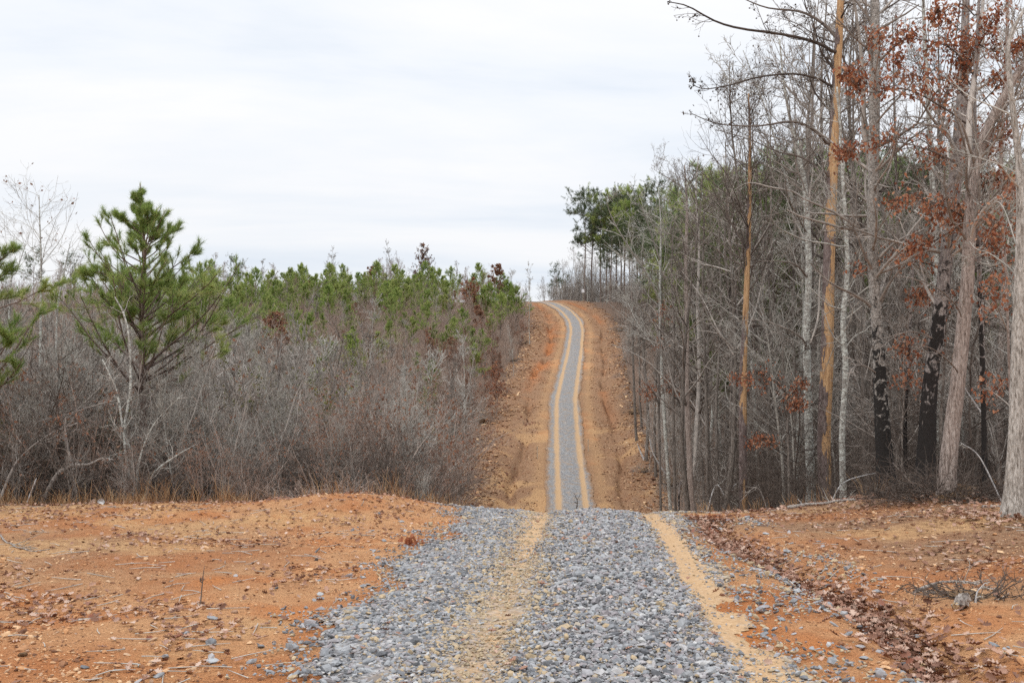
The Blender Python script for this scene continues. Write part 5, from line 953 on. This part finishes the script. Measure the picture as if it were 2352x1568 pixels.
# ---- tall pines: the stand at the hilltop and the ones along the right skyline
HT = [(1342, 462, 190), (1357, 466, 193), (1378, 462, 187), (1402, 470, 184), (1432, 458, 178), (1462, 450, 174), (1495, 460, 170), (1535, 448, 164), (1572, 455, 158), (1612, 462, 152), (1655, 440, 146), (1700, 428, 142), (1742, 445, 138), (1790, 440, 136), (1840, 430, 132), (1885, 450, 130), (1950, 440, 126), (2040, 400, 122), (2100, 420, 120), (2180, 430, 120), (2260, 430, 118), (2330, 440, 118), (1390, 478, 190), (1415, 474, 188), (1445, 480, 180), (1478, 476, 176), (1510, 478, 172), (1450, 520, 168), (1520, 520, 150), (1600, 540, 140), (1400, 560, 176)]
nm_ = ['leftmost tall pine of the hilltop stand with open left branches', 'second tall pine of the hilltop stand', 'third tall pine of the hilltop stand, close behind the sign', 'fourth tall pine of the hilltop stand']
for i, (px_, top_, Z_) in enumerate(HT):
    v_ = ray(px_, top_); x_ = v_[0]*Z_; h_ = v_[2]*Z_+CAMZ-Hs(x_, Z_); k_ = (0, 1, 2, 0, 1, 2)[i % 6]; H0 = (18, 20, 17)[k_]
    plant(TP[k_], x_, Z_, rp.uniform(0, 6), h_/H0, nm_[i] if i < 4 else 'tall pine with rounded green crown on the skyline of the right forest', 'pine tree', None if i < 4 else 'tall pines of the right forest')
for px_, top_, Z_, lb_ in [(1280, 615, 196, 'small open pine left of the hilltop stand'), (1270, 650, 215, 'low dark pine beyond the hilltop'), (1300, 640, 214, 'distant pine between the hilltop stand and the small open pine'), (80, 585, 215, 'round crowned pine on the skyline at far left'), (166, 595, 212, 'dark round pine on the skyline left of the large young pine'), (540, 600, 215, 'round grey green pine alone on the skyline right of the large pine'), (430, 615, 205, 'round pine on the skyline touching the large young pine')]:
    v_ = ray(px_, top_); x_ = v_[0]*Z_; h_ = v_[2]*Z_+CAMZ-Hs(x_, Z_); plant(TP[1], x_, Z_, rp.uniform(0, 6), h_/20, lb_, 'pine tree')
for i in range(46):
    px_ = rp.uniform(1240, 1400) if i < 34 else rp.uniform(1335, 1430); Z_ = rp.uniform(193, 225); v_ = ray(px_, rp.uniform(560 if px_ > 1290 else 630, 655)); x_ = v_[0]*Z_; h_ = v_[2]*Z_+CAMZ-Hs(x_, Z_); plant(HW[i % 4], x_, Z_, rp.uniform(0, 6), h_/(15, 17, 13, 14)[i % 4], 'thin bare tree standing behind the top of the track', 'tree', 'bare trees behind the hilltop')

# ---- hilltop sign, posts, stakes and the pale roofs glimpsed beyond
def box(g, c, s, m=0, tint=0):
    c = np.array(c, float); s = np.array(s, float)/2; V = np.array([[x, y, z] for x in (-1, 1) for y in (-1, 1) for z in (-1, 1)], float)*s+c
    g.add(V, [[0, 1, 3, 2], [4, 6, 7, 5], [0, 4, 5, 1], [2, 3, 7, 6], [0, 2, 6, 4], [1, 5, 7, 3]], None, m, tint); return g
def flatmat(name, c, rough=.6):
    m, t, b = newmat(name); n = noise(t, ocoord(t), 8, 4); t.links.new(mix(t, 1, c, ramp(t, n, [(.3, (.85, .85, .85)), (.7, (1.05, 1.05, 1.05))]), 'MULTIPLY'), b.inputs['Base Color']); b.inputs['Roughness'].default_value = rough; return m
MW = flatmat('white painted board', (.80, .79, .80)); MP = flatmat('weathered post', (.45, .38, .30)); MR = flatmat('pale metal roof', (.62, .68, .72)); MWL = flatmat('pale siding', (.66, .67, .66)); MG = flatmat('dark window', (.05, .06, .07), .2)
p_ = at(1339, 668, 184); gz_ = Hs(p_[0], 184); sg = obj('notice_sign', None, None, (p_[0], 184, gz_), 0, 1, 'small white square notice sign at the hilltop beside the pines', 'sign')
obj('post', box(G(), (0, 0, (p_[2]-gz_)/2), (.1, .1, p_[2]-gz_+.6)).mesh('post', [MP], False), sg); obj('board', box(G(), (0, -.07, p_[2]-gz_), (.5, .03, .62)).mesh('board', [MW], False), sg)
for px_, lb_ in ((1281, 'pale wooden post at the top of the track'), (1294, 'second pale post right of the first at the hilltop')):
    v_ = at(px_, 690, 197); gz_ = Hs(v_[0], 197); q = obj('gate_post', G().bag(box(G(), (0, 0, .55), (.16, .16, 1.2))) or box(box(G(), (0, 0, .55), (.16, .16, 1.2)), (0, 0, 1.18), (.2, .2, .06)).mesh('gate_post', [MW], False), None, (v_[0], 197, gz_), 0, 1, lb_, 'post')
for px_, Z_, lb_ in ((1234, 75, 'pale survey stake on the clay left of the far track'), (1351, 77, 'pale survey stake on the clay right of the far track')):
    v_ = at(px_, 1050, Z_); q = obj('survey_stake', box(box(G(), (0, 0, .45), (.05, .03, .95)), (0, -.025, .84), (.07, .012, .1)).mesh('survey_stake', [MP], False), None, (v_[0], Z_, Hs(v_[0], Z_)), 0, 1, lb_, 'stake')
def house(px, Z, wd, hgt, label, roofh=1.2):
    v_ = at(px, 690, Z); gz_ = Hs(v_[0], Z); r_ = obj('farm_building', None, None, (v_[0], Z, gz_), 0, 1, label, 'building'); obj('wall', box(G(), (0, 0, hgt/2), (wd, 5, hgt)).mesh('wall', [MWL], False), r_)
    w2 = wd/2+.3; V = [(-w2, -2.9, hgt), (w2, -2.9, hgt), (w2, 2.9, hgt), (-w2, 2.9, hgt), (-w2, 0, hgt+roofh), (w2, 0, hgt+roofh)]; V = np.array(V)+[0, 0, .02]
    obj('roof', G().add(V, [[0, 1, 5, 4], [2, 3, 4, 5], [0, 3, 2, 1]], [[0, 4, 3], [1, 2, 5]]).mesh('roof', [MR], False), r_)
    for dx in (-wd*.25, wd*.25): obj('window', box(G(), (dx, -2.52, hgt*.55), (.8, .06, .9)).mesh('window', [MG], False), r_)
house(1294, 235, 5, 1.9, 'pale roofed building glimpsed behind the small open pine'); house(1268, 250, 3.4, 1.6, 'small grey roofed shed glimpsed left of the small open pine')
#--LABELS--
# ================================================================== every repeat gets the words that single it out
def seen(o):
    v = np.array(o.location)-np.array([0, 0, CAMZ]); s, c = math.sin(PITCH), math.cos(PITCH); return 1176+F*v[0]/(v[1]*c+v[2]*s), v[1]
LZ = [(-9e9, 60, 'at the left edge'), (60, 200, 'just inside the left edge'), (200, 330, 'left of the large young pine'), (330, 450, 'right of the large young pine'), (450, 590, 'left of the dark slim trunks'), (590, 700, 'behind the dark slim trunks'), (700, 800, 'by the leaning white birch'), (800, 900, 'under the white forked tree'), (900, 1000, 'left of the track foot'), (1000, 1110, 'near the left verge'), (1110, 9e9, 'beside the left verge')]
RZ = [(-9e9, 1400, 'behind the top of the track'), (1400, 1500, 'at the right verge'), (1500, 1560, 'by the white limbed tree'), (1560, 1640, 'around the double trunk tree'), (1640, 1740, 'around the slender dead pine'), (1740, 1850, 'between the two dead pines'), (1850, 1920, 'behind the tall dead pine'), (1920, 2010, 'right of the tall dead pine'), (2010, 2090, 'behind the black mottled tree'), (2090, 2180, 'behind the black leaning tree'), (2180, 2280, 'behind the tan leaning trunk'), (2280, 9e9, 'at the right edge')]
TONE = {'twig': 'grey', 'twig_red': 'mauve brown', 'twig_pale': 'pale', 'twig_dark': 'dark'}
def band(y, cuts, words):
    for c, wd_ in zip(cuts, words):
        if y < c: return wd_
    return words[-1]
ORD = ['leftmost', 'second', 'third', 'fourth', 'fifth', 'sixth', 'seventh', 'eighth', 'ninth', 'tenth', 'eleventh', 'twelfth', 'thirteenth', 'fourteenth', 'fifteenth', 'sixteenth', 'seventeenth', 'eighteenth', 'nineteenth', 'twentieth', 'twenty-first', 'twenty-second']
by = {}
for o in list(COL.objects):
    if o.parent is None and o.get('group'):
        px_, d_ = seen(o); zones = LZ if px_ < 1250 and o.location.x < cen(o.location.y) else RZ; zw = next(q[2] for q in zones if q[0] <= px_ < q[1])
        hh_ = o.scale[2]*{'bare_shrub': 4.4, 'bare_sapling': 7, 'russet_sapling': 5, 'hardwood_tree': 15, 'understory_tree': 7, 'young_pine': 5.4, 'tall_pine': 18.5}.get(o.name.split('.')[0], 6)
        if o.name.split('.')[0] == 'bare_shrub': b_ = band(d_, (21, 28, 99), ('front row', 'second row', 'deep')); n_ = band(hh_, (2.6, 4, 99), ('low', 'mid high', 'tall')); noun = 'twiggy shrub'
        elif o['group'].startswith(('bare saplings in the hollow', 'bare saplings standing')): b_ = band(d_, (48, 59, 999), ('near slope', 'hollow bottom', 'hollow far side')); n_ = band(hh_, (5, 7.5, 99), ('short', 'middling', 'tall')); noun = 'bare sapling' if 'hollow left' in o['group'] else 'outstanding sapling'
        elif o['group'].startswith('bare saplings on'): b_ = band(d_, (90, 120, 150, 999), ('foot of slope', 'lower slope', 'mid slope', 'upper slope')); n_ = band(hh_, (4.6, 5.5, 99), ('short', 'middling', 'tall')); noun = 'bare sapling'
        elif o['group'].startswith('young pines low'): b_ = band(d_, (75, 999), ('low in the hollow', 'far side of hollow')); n_ = band(hh_, (4.4, 99), ('small', 'tall')); noun = 'green young pine'
        elif o['group'].startswith('young pines'): b_ = band(d_, (115, 140, 165, 999), ('foot of slope', 'lower slope', 'mid slope', 'near the ridge')); n_ = band(hh_, (4.2, 5.6, 99), ('small', 'middling', 'tall')); noun = 'green young pine'
        elif o['group'].startswith('rusty'): b_ = band(d_, (95, 120, 999), ('low by the verge', 'midway by the verge', 'high by the verge')); n_ = band(hh_, (2.6, 99), ('small', 'taller')); noun = 'rusty sapling'
        elif o['group'].startswith('russet'): b_ = band(d_, (95, 130, 999), ('low slope', 'mid slope', 'upper slope')); n_ = band(hh_, (3.6, 99), ('small', 'taller')); noun = 'russet leaved sapling'
        elif o['group'].startswith('understory'): b_ = band(d_, (25, 36, 999), ('front row', 'second row', 'deep')); n_ = band(hh_, (4.6, 99), ('small', 'taller')); noun = 'thin understory tree'
        elif o['group'].startswith('bare trees of'): b_ = band(d_, (36, 60, 90, 130, 999), ('front row', 'second row', 'deep in forest', 'lower slope', 'upper slope')); n_ = band(hh_, (9, 13, 99), ('low', 'middling', 'lofty')); noun = 'bare hardwood'
        elif 'tall pines' in o['group']: b_ = band(d_, (140, 165, 999), ('nearer', 'farther', 'farthest')); n_ = band(hh_, (15, 99), ('smaller', 'tall')); noun = 'green crowned pine'
        elif o['group'].startswith('pale saplings among'): b_ = band(d_, (23, 99), ('front', 'farther back')); n_ = band(hh_, (5, 99), ('short', 'tall')); noun = 'stemmed sapling'
        else: b_ = 'skyline'; n_ = band(hh_, (5, 8, 99), ('short', 'middling', 'tall')); noun = 'bare tree'
        tone = ''
        for ch in o.children:
            k_ = [q for q, m_ in M.items() if ch.data.materials and ch.data.materials[0] == m_]
            if ch.name.startswith('crown') and k_ and k_[0] in TONE: tone = TONE[k_[0]]+' '
        by.setdefault((f'{n_} {tone}{noun}', b_, zw), []).append((px_, o))
for (a_, b_, c_), L_ in by.items():
    L_.sort(key=lambda q: q[0])
    for i, (_, o) in enumerate(L_):
        t_ = f'{a_}, {b_}, {c_}'
        if 1 < len(L_) <= 22:
            w_ = (('left one' if i == 0 else 'right one') if len(L_) == 2 else 'leftmost' if i == 0 else 'rightmost' if i == len(L_)-1 else ORD[i]+' from left')
            if len(t_.split())+len(w_.split()) > 16: t_ = t_.replace('middling ', '')
            if len(t_.split())+len(w_.split()) <= 16: t_ += ', '+w_
        o['label'] = t_
